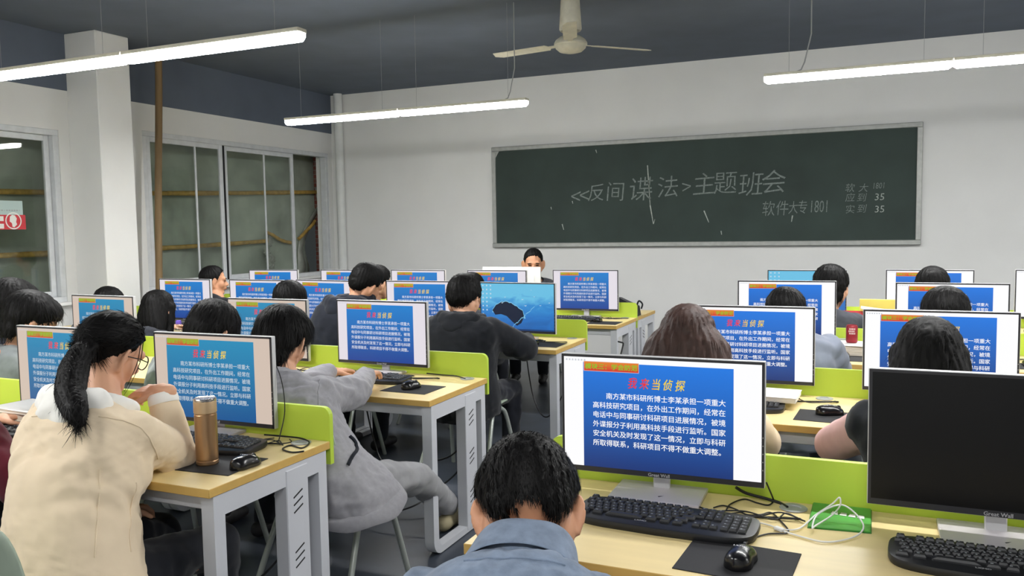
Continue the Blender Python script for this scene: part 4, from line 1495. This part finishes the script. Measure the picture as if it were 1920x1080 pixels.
def person(label, H, az=0, pitch=15, roll=0, hs=1.0, hip=(0, 0), baz=0, N=None, R=None, L=None, hair='short', hmat=None, top=None, sleeve=None, pants=None, shoe=None,
           hood=None, collar=None, bulk=1.0, fine=False, nb=700, skin=None, bulge=0.06, knees=None, ankles=None, curl=.8, hdir=None, hnorm=None, poleR=None, poleL=None, amp=.0055, arm=1.0, cuffR=.93, wid=1.0,
           tail=None, face=False, chairlab=None, chair_rz=None, shw=.165, chair_xy=None, seatz=.49, hem=-.10):
    rng = np.random.default_rng(abs(hash(label.encode()[:3])) % 1000 if False else sum(map(ord, label)) % 9973)
    H = Vector(H)
    Rh = hrot(az, pitch, roll)
    k = hs
    loc = Vector((hip[0], hip[1], 0))
    root = tag(empty('person', loc), label, 'person')
    fw = Vector((math.sin(R_(baz)), math.cos(R_(baz)), 0))
    rv = Vector((fw.y, -fw.x, 0))
    hipc = Vector((hip[0], hip[1], seatz))
    if N is None:
        N = H + Rh @ Vector((0, -.035, -.05)) * k + Vector((0, 0, -.095)) - fw * .03
    N = Vector(N)
    C = (hipc + N) / 2 - fw * bulge + Vector((0, 0, .03))
    def B(t):
        if t < 0:
            return hipc + (hipc - C).normalized() * (-t)
        return hipc * (1 - t) ** 2 + C * 2 * t * (1 - t) + N * t * t
    def T(t):
        t = max(t, 0)
        return ((C - hipc) * 2 * (1 - t) + (N - C) * 2 * t).normalized()
    def section(t, hw, hd, n=22, sq=.8):
        c, tt = B(t), T(t)
        f = (tt.cross(rv)).normalized()
        ring = []
        for i in range(n):
            a = 2 * PI * i / n
            ca, sa = math.cos(a), math.sin(a)
            x = hw * abs(ca) ** sq * (1 if ca > 0 else -1)
            y = hd * abs(sa) ** sq * (1 if sa > 0 else -1)
            ring.append(c + rv * x + f * y)
        return ring
    def torso(mb, g):
        g0 = g * bulk
        mb.loft([section(t, hw * shw / .165 * (1 + (bulk - 1) * .8) + (g if hw > .08 else g * .5), hd * (1 + (bulk - 1)) + (g if hw > .08 else g * .5)) for t, hw, hd in
                 ((hem if g > .001 else -.06, .155, .125), (0.0, .165, .130), (.25, .150, .112), (.5, .155, .115), (.72, .170, .120), (.86, .172, .105), (.95, .125, .080), (1.0, .060, .058))])
    sh = {}
    tS = .86
    for s, sd in (('L', -1), ('R', 1)):
        sh[s] = B(tS) + rv * (sd * (shw - .005)) + Vector((0, 0, -.012))
    arms = {}
    dflt = {'R': Vector((hip[0], hip[1], 0)) + fw * .46 + rv * .15 + Vector((0, 0, DZ + .045)), 'L': Vector((hip[0], hip[1], 0)) + fw * .46 - rv * .17 + Vector((0, 0, DZ + .045))}
    for s, sd, tgt, pole in (('L', -1, L, poleL), ('R', 1, R, poleR)):
        W = Vector(tgt) if tgt is not None else dflt[s]
        Eb = ik(sh[s], W, pole if pole is not None else rv * sd * .7 - fw * .35 + Vector((0, 0, -1)), .28 * arm, .245 * arm)
        arms[s] = (sh[s], Eb, W)
    legs = {}
    for s, sd in (('L', -1), ('R', 1)):
        hj = hipc + rv * sd * .085 + fw * .02 - Vector((0, 0, .01))
        kn = Vector(knees[s]) if knees and s in knees else hj + fw * .40 + rv * sd * .05 + Vector((0, 0, -.01))
        an = Vector(ankles[s]) if ankles and s in ankles else Vector((kn.x, kn.y, .085)) - fw * .03
        legs[s] = (hj, kn, an)
    # body: one continuous skin
    mb = MB()
    head_shapes(mb, H, Rh, k, fine or face)
    nb0 = H + Rh @ (Vector((0, -.022, -.045)) * k)
    mb.cap(nb0, N + Vector((0, 0, -.02)), .046 * k, .051 * k)
    mb.cap(H + Rh @ (Vector((0, .0, -.06)) * k), N + fw * .02 + Vector((0, 0, -.02)), .040 * k, .047 * k)
    torso(mb, -.004)
    for s in 'LR':
        S, Eb, W = arms[s]
        mb.cap(S, Eb, .052, .042); mb.cap(Eb, W, .040, .029)
        hj, kn, an = legs[s]
        mb.cap(hj, kn, .075, .055); mb.cap(kn, an, .05, .036)
        wd = (W - Eb).normalized()
        hd = Vector(hdir[s]) if hdir and s in hdir else (wd + Vector((0, 0, -wd.z * .8)) + fw * .5).normalized()
        hn = Vector(hnorm[s]) if hnorm and s in hnorm else Vector((0, 0, -1))
        hand(mb, W, hd, hn, s, curl, 1.02)
    me = grow(mb, .0052 if fine else .0075, 3 if fine else 2)
    set_co(me, get_co(me) - np.array(loc, np.float32))
    body = link('body', me, skin or m_skin, root)
    # upper garment
    def offs(me):
        set_co(me, get_co(me) - np.array(loc, np.float32))
    v = .0085 if fine else .013
    mb = MB()
    torso(mb, .020)
    if sleeve is None:
        for s in 'LR':
            S, Eb, W = arms[s]
            cf = cuffR if s == 'R' else .93
            We = Eb.lerp(W, cf)
            mb.cap(S, Eb, .070 * bulk, .060 * bulk); mb.cap(Eb, We, .059 * bulk, .048)
            mb.cap(Eb.lerp(W, cf - .09), Eb.lerp(W, cf - .03), .049, .045)
    else:
        for s in 'LR':
            S, Eb, W = arms[s]
            mb.cap(S, S.lerp(Eb, .04), .074 * bulk, .070 * bulk)
    me = grow(mb, v, 5)
    folds(me, amp, 52, rng)
    folds(me, amp * .3, 150, rng)
    offs(me)
    link('jacket' if bulk > 1 else 'sweater', me, top, root)
    if sleeve is not None:
        for s in 'LR':
            S, Eb, W = arms[s]
            mb = MB()
            mb.cap(S, Eb, .066 * bulk, .058 * bulk); mb.cap(Eb, Eb.lerp(W, .93), .057 * bulk, .046)
            me = grow(mb, v, 4)
            folds(me, amp * .8, 60, rng)
            offs(me)
            link('sleeve', me, sleeve, root)
    # trousers and shoes
    mb = MB()
    mb.loft([section(t, hw * shw / .165, hd) for t, hw, hd in ((-.075, .14, .12), (-.03, .172, .14), (.06, .172, .138), (.14, .155, .12))])
    for s in 'LR':
        hj, kn, an = legs[s]
        mb.cap(hj, kn, .090, .068); mb.cap(kn, kn.lerp(an, .5), .068, .062); mb.cap(kn.lerp(an, .45), kn.lerp(an, .97), .062, .056)
    me = grow(mb, .010 if fine else .014, 4)
    folds(me, .006, 56, rng)
    offs(me)
    link('trousers', me, pants or f_jeans, root)
    for s in 'LR':
        hj, kn, an = legs[s]
        d = Vector((an.x - hj.x, an.y - hj.y, 0))
        d = fw if d.length < .05 else (d.normalized() * .4 + fw).normalized()
        mb = MB()
        base = Vector((an.x, an.y, 0))
        mb.cap(base - d * .05 + Vector((0, 0, .042)), base + d * .04 + Vector((0, 0, .046)), .040, .042)
        mb.cap(base + d * .04 + Vector((0, 0, .040)), base + d * .15 + Vector((0, 0, .032)), .042, .030)
        me = grow(mb, .008, 3)
        co = get_co(me); co[:, 2] = np.maximum(co[:, 2], .002); set_co(me, co)
        offs(me)
        link('shoe', me, shoe or f_shoe_d, root)
    # hood or collar at the neck
    if hood is not None:
        mb = MB()
        up = T(.95)
        bk = -(up.cross(rv)).normalized()
        nk = N - up * .005
        for i in range(13):
            a = PI * (-.15 + 1.3 * i / 12)
            p = nk + rv * (.092 * math.cos(a)) + bk * (.075 * math.sin(a)) - fw * .0 + up * (.012 - .03 * math.sin(a))
            mb.ell(p, (.034, .034, .030))
        for i in range(7):
            f = i / 6 * 2 - 1
            mb.ell(nk + bk * (.125 - .03 * f * f) + rv * f * .095 - up * (.06 + .025 * (1 - f * f)), (.052, .046, .062))
        mb.ell(nk + bk * .125 - up * .12, (.080, .044, .062))
        me = grow(mb, .009, 5)
        folds(me, .004, 70, rng)
        offs(me)
        link('hood', me, hood, root)
    if collar is not None:
        up = (nb0 - N).normalized() * .6 + T(.95) * .4
        up.normalize()
        f2 = up.cross(rv).normalized()
        mb = MB()
        rings = []
        prof = [(.088, -.034), (.084, -.012), (.080, .008), (.077, .030), (.0765, .044), (.081, .047), (.087, .036), (.093, .014), (.099, -.010), (.104, -.026)]
        if collar == 'round':
            prof = [(.086, -.02), (.080, .006), (.076, .020), (.080, .024), (.088, .012), (.094, -.012)]
        nn = 40
        for r, z in prof:
            rings.append([N + rv * (r * k * math.cos(a)) + f2 * (r * .92 * k * math.sin(a)) + up * (z * k) + up * (.010 * math.sin(3 * a + z * 60) * (z > .0) * .35)
                          for a in [PI / 2 + R_(22) + (2 * PI - R_(44)) * i / (nn - 1) for i in range(nn)]])
        me = MB().loft(rings, cap=False, closed=False).mesh('collar', True, 80)
        folds(me, .0022, 60, rng)
        offs(me)
        c = link('collar', me, top, root)
        c.modifiers.new('t', 'SOLIDIFY').thickness = .004
        sm = c.modifiers.new('s', 'SUBSURF'); sm.render_levels = 1
    make_hair(root, loc, H, Rh, k, hair, hmat or m_hair, rng, nb, tail, wid)
    if face:
        for nm, mat, parts in (('eyebrow', m_hair, [((s * .034, .090, .021), (.019, .006, .0042), s * 6) for s in (-1, 1)]), ('eye', m_hair, [((s * .032, .0835, .002), (.015, .006, .0032), s * 4) for s in (-1, 1)])):
            for c, r, an in parts:
                MB().ell(H + Rh @ (Vector(c) * k) - loc, tuple(x * k for x in r), Rh @ Matrix.Rotation(R_(an), 3, 'Y'), 12).build(nm, mat, root, smooth=True)
        MB().ell(H + Rh @ (Vector((0, .093, -.061)) * k) - loc, (.021 * k, .006 * k, .0062 * k), Rh, 12).build('lips', m_lips, root, smooth=True)
    if chairlab:
        cx, cy = chair_xy if chair_xy else (hip[0], hip[1])
        chair(cx + fw.x * .03, cy + fw.y * .03, -R_(baz) if chair_rz is None else chair_rz, chairlab)
    root['N'] = 0
    del root['N']
    return root, dict(H=H, R=Rh, k=k, N=N, B=B, T=T, rv=rv, fw=fw, arms=arms, loc=loc)
m_lips = M('lips', (178, 104, 92), 0.5)

V = Vector
# front-left woman, chin on hand
pw, inf = person('person in beige jacket and white hood with black ponytail, chin resting on hand', at(208, 661, 1.95), az=6, pitch=24, roll=8, hs=1.08, hip=(-2.07, 1.58), N=at(191, 761, 1.83), fine=True, nb=5000,
    R=(-2.162, 2.005, .952), L=(-2.22, 1.86, .60), arm=.88, cuffR=.80, poleR=V((.22, .2, -1)), hdir={'R': (-.92, -.05, -.02), 'L': (0, 1, -.3)}, hnorm={'R': (-.2, .25, -1), 'L': (0, 0, -1)}, curl=1.1,
    hair='tied', tail=[(at(172, 652, 1.855), .030), (at(152, 664, 1.79), .034), (at(138, 698, 1.73), .042), (at(133, 738, 1.67), .042), (at(142, 772, 1.62), .032), (at(153, 800, 1.605), .010)],
    top=f_beige, pants=f_black, hood=f_cream, bulk=1.16, bulge=.09, amp=.006, chairlab='sage plastic chair under the woman in beige jacket', chair_xy=(-2.05, 1.43), shw=.172, hem=-.10)
I = inf
fr = MB()
for s in (-1, 1):
    P = lambda x, y, z: I['H'] + I['R'] @ (V((x, y, z)) * I['k']) - I['loc']
    ring = [P(s * .034 + .027 * math.cos(2 * PI * i / 20), .098 - .006 * abs(math.cos(2 * PI * i / 20)), .0 + .022 * math.sin(2 * PI * i / 20)) for i in range(21)]
    fr.tube(ring, .0022, 6)
    fr.tube([P(s * .061, .092, .006), P(s * .078, .05, .008), P(s * .080, -.005, .004)], .002, 6)
fr.tube([P(-.008, .10, .002), P(.008, .10, .002)], .002, 6)
fr.build('spectacles', m_lens, pw, smooth=True)
# a few loose locks over her cheek
mbl = MB()
for j in range(2):
    x0 = .066 + .004 * (j % 3)
    mbl.tube(smooth_path([P(x0, .035 + .006 * j, .06), P(x0 + .010, .045 + .006 * j, .0), P(x0 + .004, .05 + .005 * j, -.06 - .01 * (j % 3)), P(x0 - .006, .055, -.10 - .012 * (j % 4))], 5), [.0014] * 8 + [.001] * 4 + [.0006] * 4, 5)
mbl.build('loose_lock', m_hair, pw, smooth=True)
# white cuff of the hooded top under the jacket sleeve
S_, E_, W_ = I['arms']['R']
ax_ = (W_ - E_).normalized()
fl_ = (W_ - E_).length
MB().lathe([(.030, .80 * fl_), (.047, .80 * fl_), (.049, .84 * fl_), (.047, .93 * fl_), (.041, .965 * fl_), (.034, .965 * fl_)], E_ - I['loc'], 24, axis=ax_).build('cuff', f_cream, pw, smooth=True)
# seams, drawn on the cloth itself
def seam(root, inf, cloth, px, r, mat, name='seam'):
    ob = [c for c in root.children if c.name.split('.')[0] == cloth][0]
    me = ob.data
    bv = BVHTree.FromPolygons([v.co + inf['loc'] for v in me.vertices], [list(p.vertices) for p in me.polygons])
    O = Vector((0, 0, CAM_Z))
    pts = []
    for u, v in px:
        d = (at(u, v, 1.0) - O).normalized()
        h, n, i, dist = bv.ray_cast(O, d)
        if h:
            pts.append(h + n * (r * .25))
    if len(pts) < 2:
        return
    sp = []
    for p in smooth_path(pts, 5):
        h, n, i, dist = bv.find_nearest(p)
        sp.append(h + n * (r * .3) - inf['loc'])
    MB().tube(sp, r, 6).build(name, mat, root, smooth=True)
def hem_band(root, inf, mat, k=1.0, t=-.085):
    mbs = MB()
    c, tt, rv = inf['B'](t), inf['T'](0), inf['rv']
    f = tt.cross(rv).normalized()
    rings = []
    for zz, g in ((-.032, .018), (-.03, .030), (-.022, .034), (.016, .034), (.024, .028), (.026, .016)):
        rings.append([c + tt * zz + rv * ((.168 + g) * 1.06 * k * math.cos(a)) + f * ((.145 + g) * 1.05 * k * math.sin(a)) + tt * (.004 * math.sin(a * 7)) - inf['loc'] for a in np.linspace(0, 2 * PI, 48, endpoint=False)])
    mbs.loft(rings)
    mbs.build('hem_band', mat, root, smooth=True)
hem_band(pw, I, f_beige)
for px in ([(40, 786), (60, 781), (85, 779), (110, 779)], [(185, 781), (215, 786), (240, 792), (262, 801)], [(262, 801), (275, 815), (288, 838), (296, 860)], [(187, 880), (185, 940), (181, 1000), (178, 1045)], [(255, 905), (246, 950), (243, 1000), (246, 1035)]):
    seam(pw, I, 'jacket', px, .0022, f_beige)

# student in grey hoodie, typing
pg, I = person('person in light grey hoodie typing, leg stretched beside the desk leg', at(531, 640, 2.78), az=-4, pitch=20, roll=6, hs=1.16, hip=(-1.91, 2.60), N=at(534, 709, 2.70), fine=True, nb=5000,
    R=(-2.185, 3.235, .792), L=(-2.40, 3.255, .79), poleR=V((1, .1, -.75)), hdir={'R': (-.20, .95, .02), 'L': (.15, .97, .02)}, curl=.62, hair='fluffy', top=f_grey, pants=f_greypants, shoe=f_shoe, bulk=1.17, bulge=.10,
    knees={'R': (-1.80, 3.04, .40), 'L': (-2.2, 2.98, .45)}, ankles={'R': (-1.905, 3.50, .12), 'L': (-2.50, 3.45, .085)}, seatz=.50, collar='round', amp=.007,
    chairlab='sage plastic chair under the student in grey hoodie, leg seen beside the aisle', chair_xy=(-2.04, 2.67), shw=.172)
# dark zip flash on the hoodie's pocket
seam(pg, I, 'jacket', [(655, 818), (665, 828), (669, 842), (660, 856), (652, 872)], .0075, f_navy, 'pocket_flash')
seam(pg, I, 'jacket', [(600, 712), (596, 735), (597, 770)], .002, f_grey)
hem_band(pg, I, f_grey, 1.03)

# man in black hooded jacket
person('person in black hooded jacket facing the blue wallpaper monitor', at(871, 560, 4.40), az=4, pitch=16, hs=1.12, hip=(-2.2, 4.24), N=at(874, 597, 4.33), nb=1200, R=(-1.985, 4.735, .775), L=(-2.42, 4.72, .775), hair='short',
       top=f_black, hood=f_black, bulk=1.28, chairlab='sage plastic chair under the man in black hooded jacket', shw=.175, poleR=V((1, .2, -.7)), bulge=.09)
# man in denim, bowed
pd, I = person('person in blue denim jacket with bowed head at the lower centre, seen from behind', at(990, 958, 1.46), az=-22, pitch=36, roll=-2, hs=1.10, hip=(-.60, 1.05), baz=-18, N=at(976, 1066, 1.335), fine=True, nb=14000, R=(-.52, 1.44, .64), L=(-.70, 1.42, .64),
       hair='mushroom', top=f_denim, collar='stand', bulk=1.05, bulge=.09, chairlab='sage plastic chair under the man in denim', skin=m_skin_d, amp=.007, shw=.158)
for px in ([(812, 1062), (870, 1052), (930, 1047), (1000, 1049), (1060, 1060)],):
    seam(pd, I, 'jacket', px, .0022, f_denim)
# third left row
person('person in dark navy jacket leaning right with cropped neckline hair', at(686, 534, 4.40), az=14, pitch=26, roll=14, hs=1.12, hip=(-3.16, 4.24), N=at(666, 562, 4.35), nb=900, hair='crop', top=f_navy, hood=f_navy, bulk=1.24, chairlab='sage plastic chair under the man leaning right', skin=m_skin_d)
person('person with dark bowl cut behind the grey hoodie student, only hair top showing', at(545, 566, 4.40), az=0, pitch=12, hs=1.12, hip=(-3.60, 4.20), nb=600, hair='bowl', top=f_charcoal, chairlab='sage plastic chair under the bowl-cut head, third left row')
person('person with long straight black hair in dark plaid, third left row', at(299, 582, 4.35), az=0, pitch=8, hs=1.14, hip=(-4.72, 4.16), nb=900, hair='long', top=f_plaid, chairlab='sage plastic chair under the long-haired girl, third left row')
person('person hidden behind the monitor by the white column, only dark hair top showing', at(205, 574, 4.35), az=0, pitch=16, hs=1.08, hip=(-5.24, 4.16), nb=400, hair='short', top=f_charcoal, chairlab='sage plastic chair under the head by the white column')
# second left row
person('person with bowed dark hair directly behind the thermos monitor', at(399, 624, 2.86), az=8, pitch=40, hs=1.16, hip=(-2.84, 2.72), N=at(365, 662, 2.82), nb=900, hair='bowl', top=f_greyst, chairlab='sage plastic chair under the bowed dark head, second left row')
person('person in grey striped top looking right, at the left picture edge', at(60, 603, 2.80), az=28, pitch=24, hs=1.16, hip=(-3.86, 2.66), N=at(30, 655, 2.76), nb=900, hair='fluffy', top=f_greyst, bulk=1.1, chairlab='sage plastic chair under the person in grey striped top')
person('person behind the grey striped one at the left picture edge, navy top', at(26, 574, 3.0), az=10, pitch=18, hs=1.14, hip=(-4.36, 2.82), nb=600, hair='fluffy', top=f_navy, chairlab='sage plastic chair under the person in navy at the left edge')
person('person in maroon jacket cut by the left picture edge, beside the ponytailed woman', (-2.93, 1.86, 1.06), az=0, pitch=15, hs=1.08, hip=(-2.93, 1.60), nb=300, hair='short', top=f_maroon, bulk=1.2, R=(-2.66, 2.0, .77), chair_xy=(-3.10, 1.66), chairlab='sage plastic chair under the person in maroon jacket')
# farthest left row
person('person with spectacles in the far left row, behind the leaning man', at(709, 531, 5.70), az=20, pitch=10, hs=1.12, hip=(-3.70, 5.50), nb=400, hair='short', top=f_charcoal, chairlab='sage plastic chair under the spectacled head, far left row')
person('person in black top before the far window, looking right', at(401, 527, 5.60), az=42, pitch=2, hs=1.10, hip=(-5.36, 5.44), baz=15, N=at(406, 556, 5.56), nb=500, hair='crop', top=f_black, face=True, skin=m_skin_d, chairlab='sage plastic chair under the person before the far window')
person('person in the far left row just left of the wallpaper monitor, only hair showing', at(885, 547, 5.65), az=0, pitch=18, hs=1.10, hip=(-2.84, 5.48), nb=400, hair='short', top=f_charcoal, chairlab='sage plastic chair in the far left row before the facing man')
# man facing the class
pt, I = person('person in dark grey jacket facing the class, looking down under the chalkboard', at(1000, 494, 7.40), az=157, pitch=11, hs=1.16, hip=(-3.10, 7.62), baz=168, nb=700, hair='crop', top=f_charcoal, bulk=1.15, face=True, skin=m_skin_d, N=at(1003, 529, 7.46), collar='round',
       chairlab='sage plastic chair of the man facing the class', shw=.185)
# right block
person('person with long dark brown hair and tan jacket, second right row', at(1290, 648, 3.0), az=-6, pitch=18, hs=1.16, hip=(-.62, 2.84), nb=1800, hair='long', wid=1.35, hmat=m_hair_b, top=f_tan, bulk=1.15, R=(-.46, 3.30, .772), L=(-.78, 3.28, .772), poleR=V((.7, -.1, -1)),
       chairlab='sage plastic chair under the brown-haired woman')
person('person with long black hair, pink sleeves and black vest, second right row', at(1742, 680, 2.95), az=4, pitch=14, hs=1.14, hip=(.17, 2.84), nb=1500, hair='long', top=f_black, sleeve=f_pink, bulk=1.12, L=(.005, 3.26, .775), poleL=V((-.95, -.1, -.72)),
       chairlab='sage plastic chair under the woman with pink sleeves')
person('person in slate grey jacket, third right row left seat', at(1473, 590, 4.35), az=0, pitch=20, hs=1.08, hip=(-.38, 4.20), N=at(1488, 632, 4.29), nb=700, hair='bowl', top=f_slate, bulk=1.18, shw=.168, chairlab='sage plastic chair under the right-hand student in grey jacket')
person('person with short black hair before the right-hand wallpaper monitor', at(1558, 541, 5.60), az=8, pitch=14, hs=1.15, hip=(-.26, 5.46), nb=600, hair='fluffy', top=f_charcoal, chairlab='sage plastic chair before the right-hand wallpaper monitor')
person('person in the farthest right row, right of the wallpaper monitor, only hair top showing', at(1748, 545, 5.60), az=0, pitch=16, hs=1.10, hip=(.33, 5.46), nb=400, hair='short', top=f_navy, chairlab='sage plastic chair in the farthest right row, right of the wallpaper monitor')
person('person in the third right row right seat, only black hair top showing', at(1772, 596, 4.30), az=0, pitch=16, hs=1.14, hip=(.31, 4.18), nb=600, hair='bowl', top=f_black, chairlab='sage plastic chair in the third right row, right seat')
chair(-3.08, 4.25 + 1.25, 0, 'empty sage plastic chair in the far left row, third seat')
chair(1.18, 5.5, 0, 'empty sage plastic chair at the right picture edge, farthest row')

# ------------------------------------------------------------------ small things on the desks
# gold thermos
root = tag(empty('thermos_flask', (-1.987, 2.017, DZ + .0025)), 'gold tan metal thermos flask standing on the mouse pad', 'thermos')
MB().lathe([(.001, 0), (.033, 0), (.0355, .004), (.0355, .012), (.034, .014), (.034, .017), (.0355, .019), (.0355, .164), (.034, .166), (.034, .169)], n=36).build('flask_body', m_gold, root, smooth=True, angle=30)
MB().lathe([(.034, .169), (.0362, .171), (.0362, .206), (.0355, .209)], n=36).build('flask_lid', M('pale_gold_lid', (196, 168, 132), .4, .5), root, smooth=True, angle=30)
MB().lathe([(.0355, .209), (.0362, .211), (.0362, .215), (.034, .218), (.030, .2165), (.001, .216)], n=36).build('chrome_rim', m_chrome, root, smooth=True, angle=30)
# water bottle
b = at(335, 610, 3.60)
root = tag(empty('water_bottle', (b.x, 3.60, DZ)), 'clear plastic water bottle with purple cap beside the long-haired girl', 'bottle')
MB().lathe([(.001, 0), (.028, 0), (.032, .006), (.032, .05), (.030, .055), (.032, .06), (.032, .15), (.030, .17), (.016, .215), (.0135, .22), (.0135, .228)], n=28).build('bottle_body', m_bottle, root, smooth=True)
MB().lathe([(.0155, .226), (.0155, .243), (.013, .247), (.001, .247)], n=24).build('bottle_cap', m_purple, root, smooth=True, angle=40)
# books left of the ponytailed woman
zz = DZ
for k, (w, d, h, rz, mt, lb) in enumerate(((.26, .19, .022, .05, m_papercut, 'bottom book of the stack left of the ponytailed woman'), (.26, .185, .018, -.03, m_papercut, 'second book from the bottom of the stack left of the ponytailed woman'),
                                           (.25, .18, .026, .04, m_papercut, 'third book from the bottom of the stack left of the ponytailed woman'), (.25, .175, .012, -.08, m_paper, 'white-covered top book of the stack left of the ponytailed woman'))):
    root = tag(empty('book', (-3.09, 2.20, zz), rz), lb, 'book', 'books beside the ponytailed woman')
    MB().box((0, 0, h / 2), (w - .006, d - .006, h - .004)).build('pages', m_papercut, root)
    mb = MB(); mb.box((0, 0, .001), (w, d, .002)); mb.box((0, 0, h - .001), (w, d, .002)); mb.box((-w / 2 + .001, 0, h / 2), (.002, d, h))
    mb.build('cover', m_paper if k == 3 else m_papercut, root)
    zz += h
# booklet lying on the second right desk
root = tag(empty('booklet', (-.42, 3.555, DZ + .026), -.03), 'white booklet lying on the keyboard of the brown-haired woman', 'book')
MB().box((0, 0, .011), (.285, .19, .02), bevel=.003).build('pages', m_paper, root)
MB().box((0, 0, .0225), (.29, .196, .003)).build('cover', m_paper, root)
# papers, can on the third right row
zz = DZ
for k, (w, d, h, dx, rz, lb) in enumerate(((.27, .2, .02, 0, .03, 'lowest magazine under the dark red can'), (.28, .2, .018, .01, -.04, 'second magazine under the dark red can'), (.27, .19, .016, -.005, .02, 'third magazine under the dark red can'), (.29, .21, .006, .0, -.05, 'topmost newspaper sheet directly under the dark red can'))):
    o = MB().box((0, 0, h / 2), (w, d, h - .0005), bevel=.002).build('magazine', m_paper if k == 3 else m_papercut)
    o.location = (-.055 + dx, 5.10, zz); o.rotation_euler = (0, 0, rz)
    tag(o, lb, 'magazine', 'magazines on the third right row')
    zz += h
c = at(1597, 638, 5.12)
root = tag(empty('drink_can', (c.x, 5.12, zz)), 'dark red drink can standing on the magazines, third right row', 'can')
MB().lathe([(.001, .001), (.024, 0), (.031, .006), (.032, .01), (.032, .094), (.028, .102), (.026, .104), (.024, .101), (.001, .101)], n=32).build('can_body', m_canred, root, smooth=True, angle=40)
mb = MB()
for j in range(3):
    for k in range(5):
        a = -PI / 2 - .42 + k * .22 - .12 * (j == 1)
        a2 = a + .12
        zq = .052 + .013 * j
        mb.quad(*[(.0324 * math.cos(q), .0324 * math.sin(q), z) for q, z in ((a, zq), (a2, zq), (a2, zq + .009), (a, zq + .009))])
mb.build('can_print', m_label_pale, root)
# red cover and papers on the farthest right desk
root = tag(empty('red_bag', (-.12, 6.22, DZ)), 'red bag standing on the farthest right desk', 'bag')
MB().box((0, 0, .066), (.30, .16, .13), bevel=.025, seg=3).build('bag_body', m_red, root, smooth=True)
o = MB().box((0, 0, .004), (.2, .16, .006), rot=Matrix.Rotation(.12, 3, 'Y')).build('paper_sheet', m_paper)
o.location = (.02, 6.20, DZ + .147); tag(o, 'white papers lying on the red bag', 'paper')
o = MB().box((0, 0, .10), (.24, .02, .2), rot=Matrix.Rotation(.1, 3, 'X')).build('yellow_notebook', m_yellow)
o.location = (.03, 6.40, DZ + .005); tag(o, 'pale yellow notebook behind the red bag, farthest right row', 'notebook')
# black bag on the front desk
root = tag(empty('black_bag', (-1.905, 6.74, DZ)), 'small black bag lying on the front desk at the aisle end', 'bag')
mb = MB()
mb.loft([[(-.13, -.05, 0), (.1, -.05, 0), (.1, .07, 0), (-.13, .07, 0)], [(-.13, -.05, .10), (.09, -.045, .08), (.09, .06, .08), (-.13, .06, .10)], [(-.11, -.03, .155), (-.06, -.03, .15), (-.06, .04, .15), (-.11, .04, .155)]])
mb.build('bag_body', f_black, root)
mb = MB(); mb.tube(smooth_path([(.08, 0, .08), (.10, 0, .125), (.13, 0, .10), (.12, 0, .06)], 5), .007, 6); mb.build('strap', f_black, root, smooth=True)
# green card and white cable
root = tag(empty('printed_card', (-.069, 2.232, DZ)), 'green printed card with white lettering, half under the white cable', 'card')
mb = MB(); mb.prism([(-.071, -.115, .002), (.071, -.099, .002), (.071, .064, .006), (-.070, .064, .006)], (0, 0, .0025)); mb.build('card_face', m_folder, root)
mb = MB(); mb.prism([(-.073, -.117, .0), (.073, -.101, .0), (.073, .066, .003), (-.072, .066, .003)], (0, 0, .002)); mb.build('card_back', m_folder_d, root)
mb = MB()
for ch, x in (('绿', -.022), ('色', .002), ('校', .024), ('园', .044)) if False else ():
    pass
for k in range(4):
    x = -.024 + .021 * k
    mb.quad((x, -.022 - .003 * k + .012, .0078), (x + .017, -.024 - .003 * k + .012, .0078), (x + .017, -.004 - .003 * k + .012, .0084), (x + .004, -.002 - .003 * k + .012, .0084))
mb.build('white_lettering', m_paper, root)
root = tag(empty('charging_cable', (-.2, 2.2, DZ)), 'white charging cable looped over the green card', 'cable')
off = Vector((-.2, 2.2, DZ))
mb = MB()
P1 = smooth_path([atz(u, v, DZ + z) - off for u, v, z in ((1414, 978, .006), (1440, 984, .004), (1470, 993, .004), (1500, 990, .006), (1530, 965, .014), (1560, 945, .05), (1574, 933, .07), (1575, 948, .05), (1560, 966, .02), (1530, 985, .014), (1523, 990, .012), (1530, 968, .02), (1555, 952, .04), (1580, 947, .045), (1603, 962, .03), (1619, 985, .014), (1610, 1002, .006), (1580, 1013, .004), (1545, 1016, .004), (1505, 1007, .004), (1462, 994, .004))], 8)
mb.tube(P1, .0021, 7)
mb.build('cable_cord', m_white_cable, root, smooth=True)
for (u, v), an in (((1411, 977), -.3), ((1461, 992), -.6)):
    p = atz(u, v, DZ + .006) - off
    MB().box(p, (.026, .013, .009), rot=Matrix.Rotation(an, 3, 'Z'), bevel=.002).build('plug', m_white_cable, root)
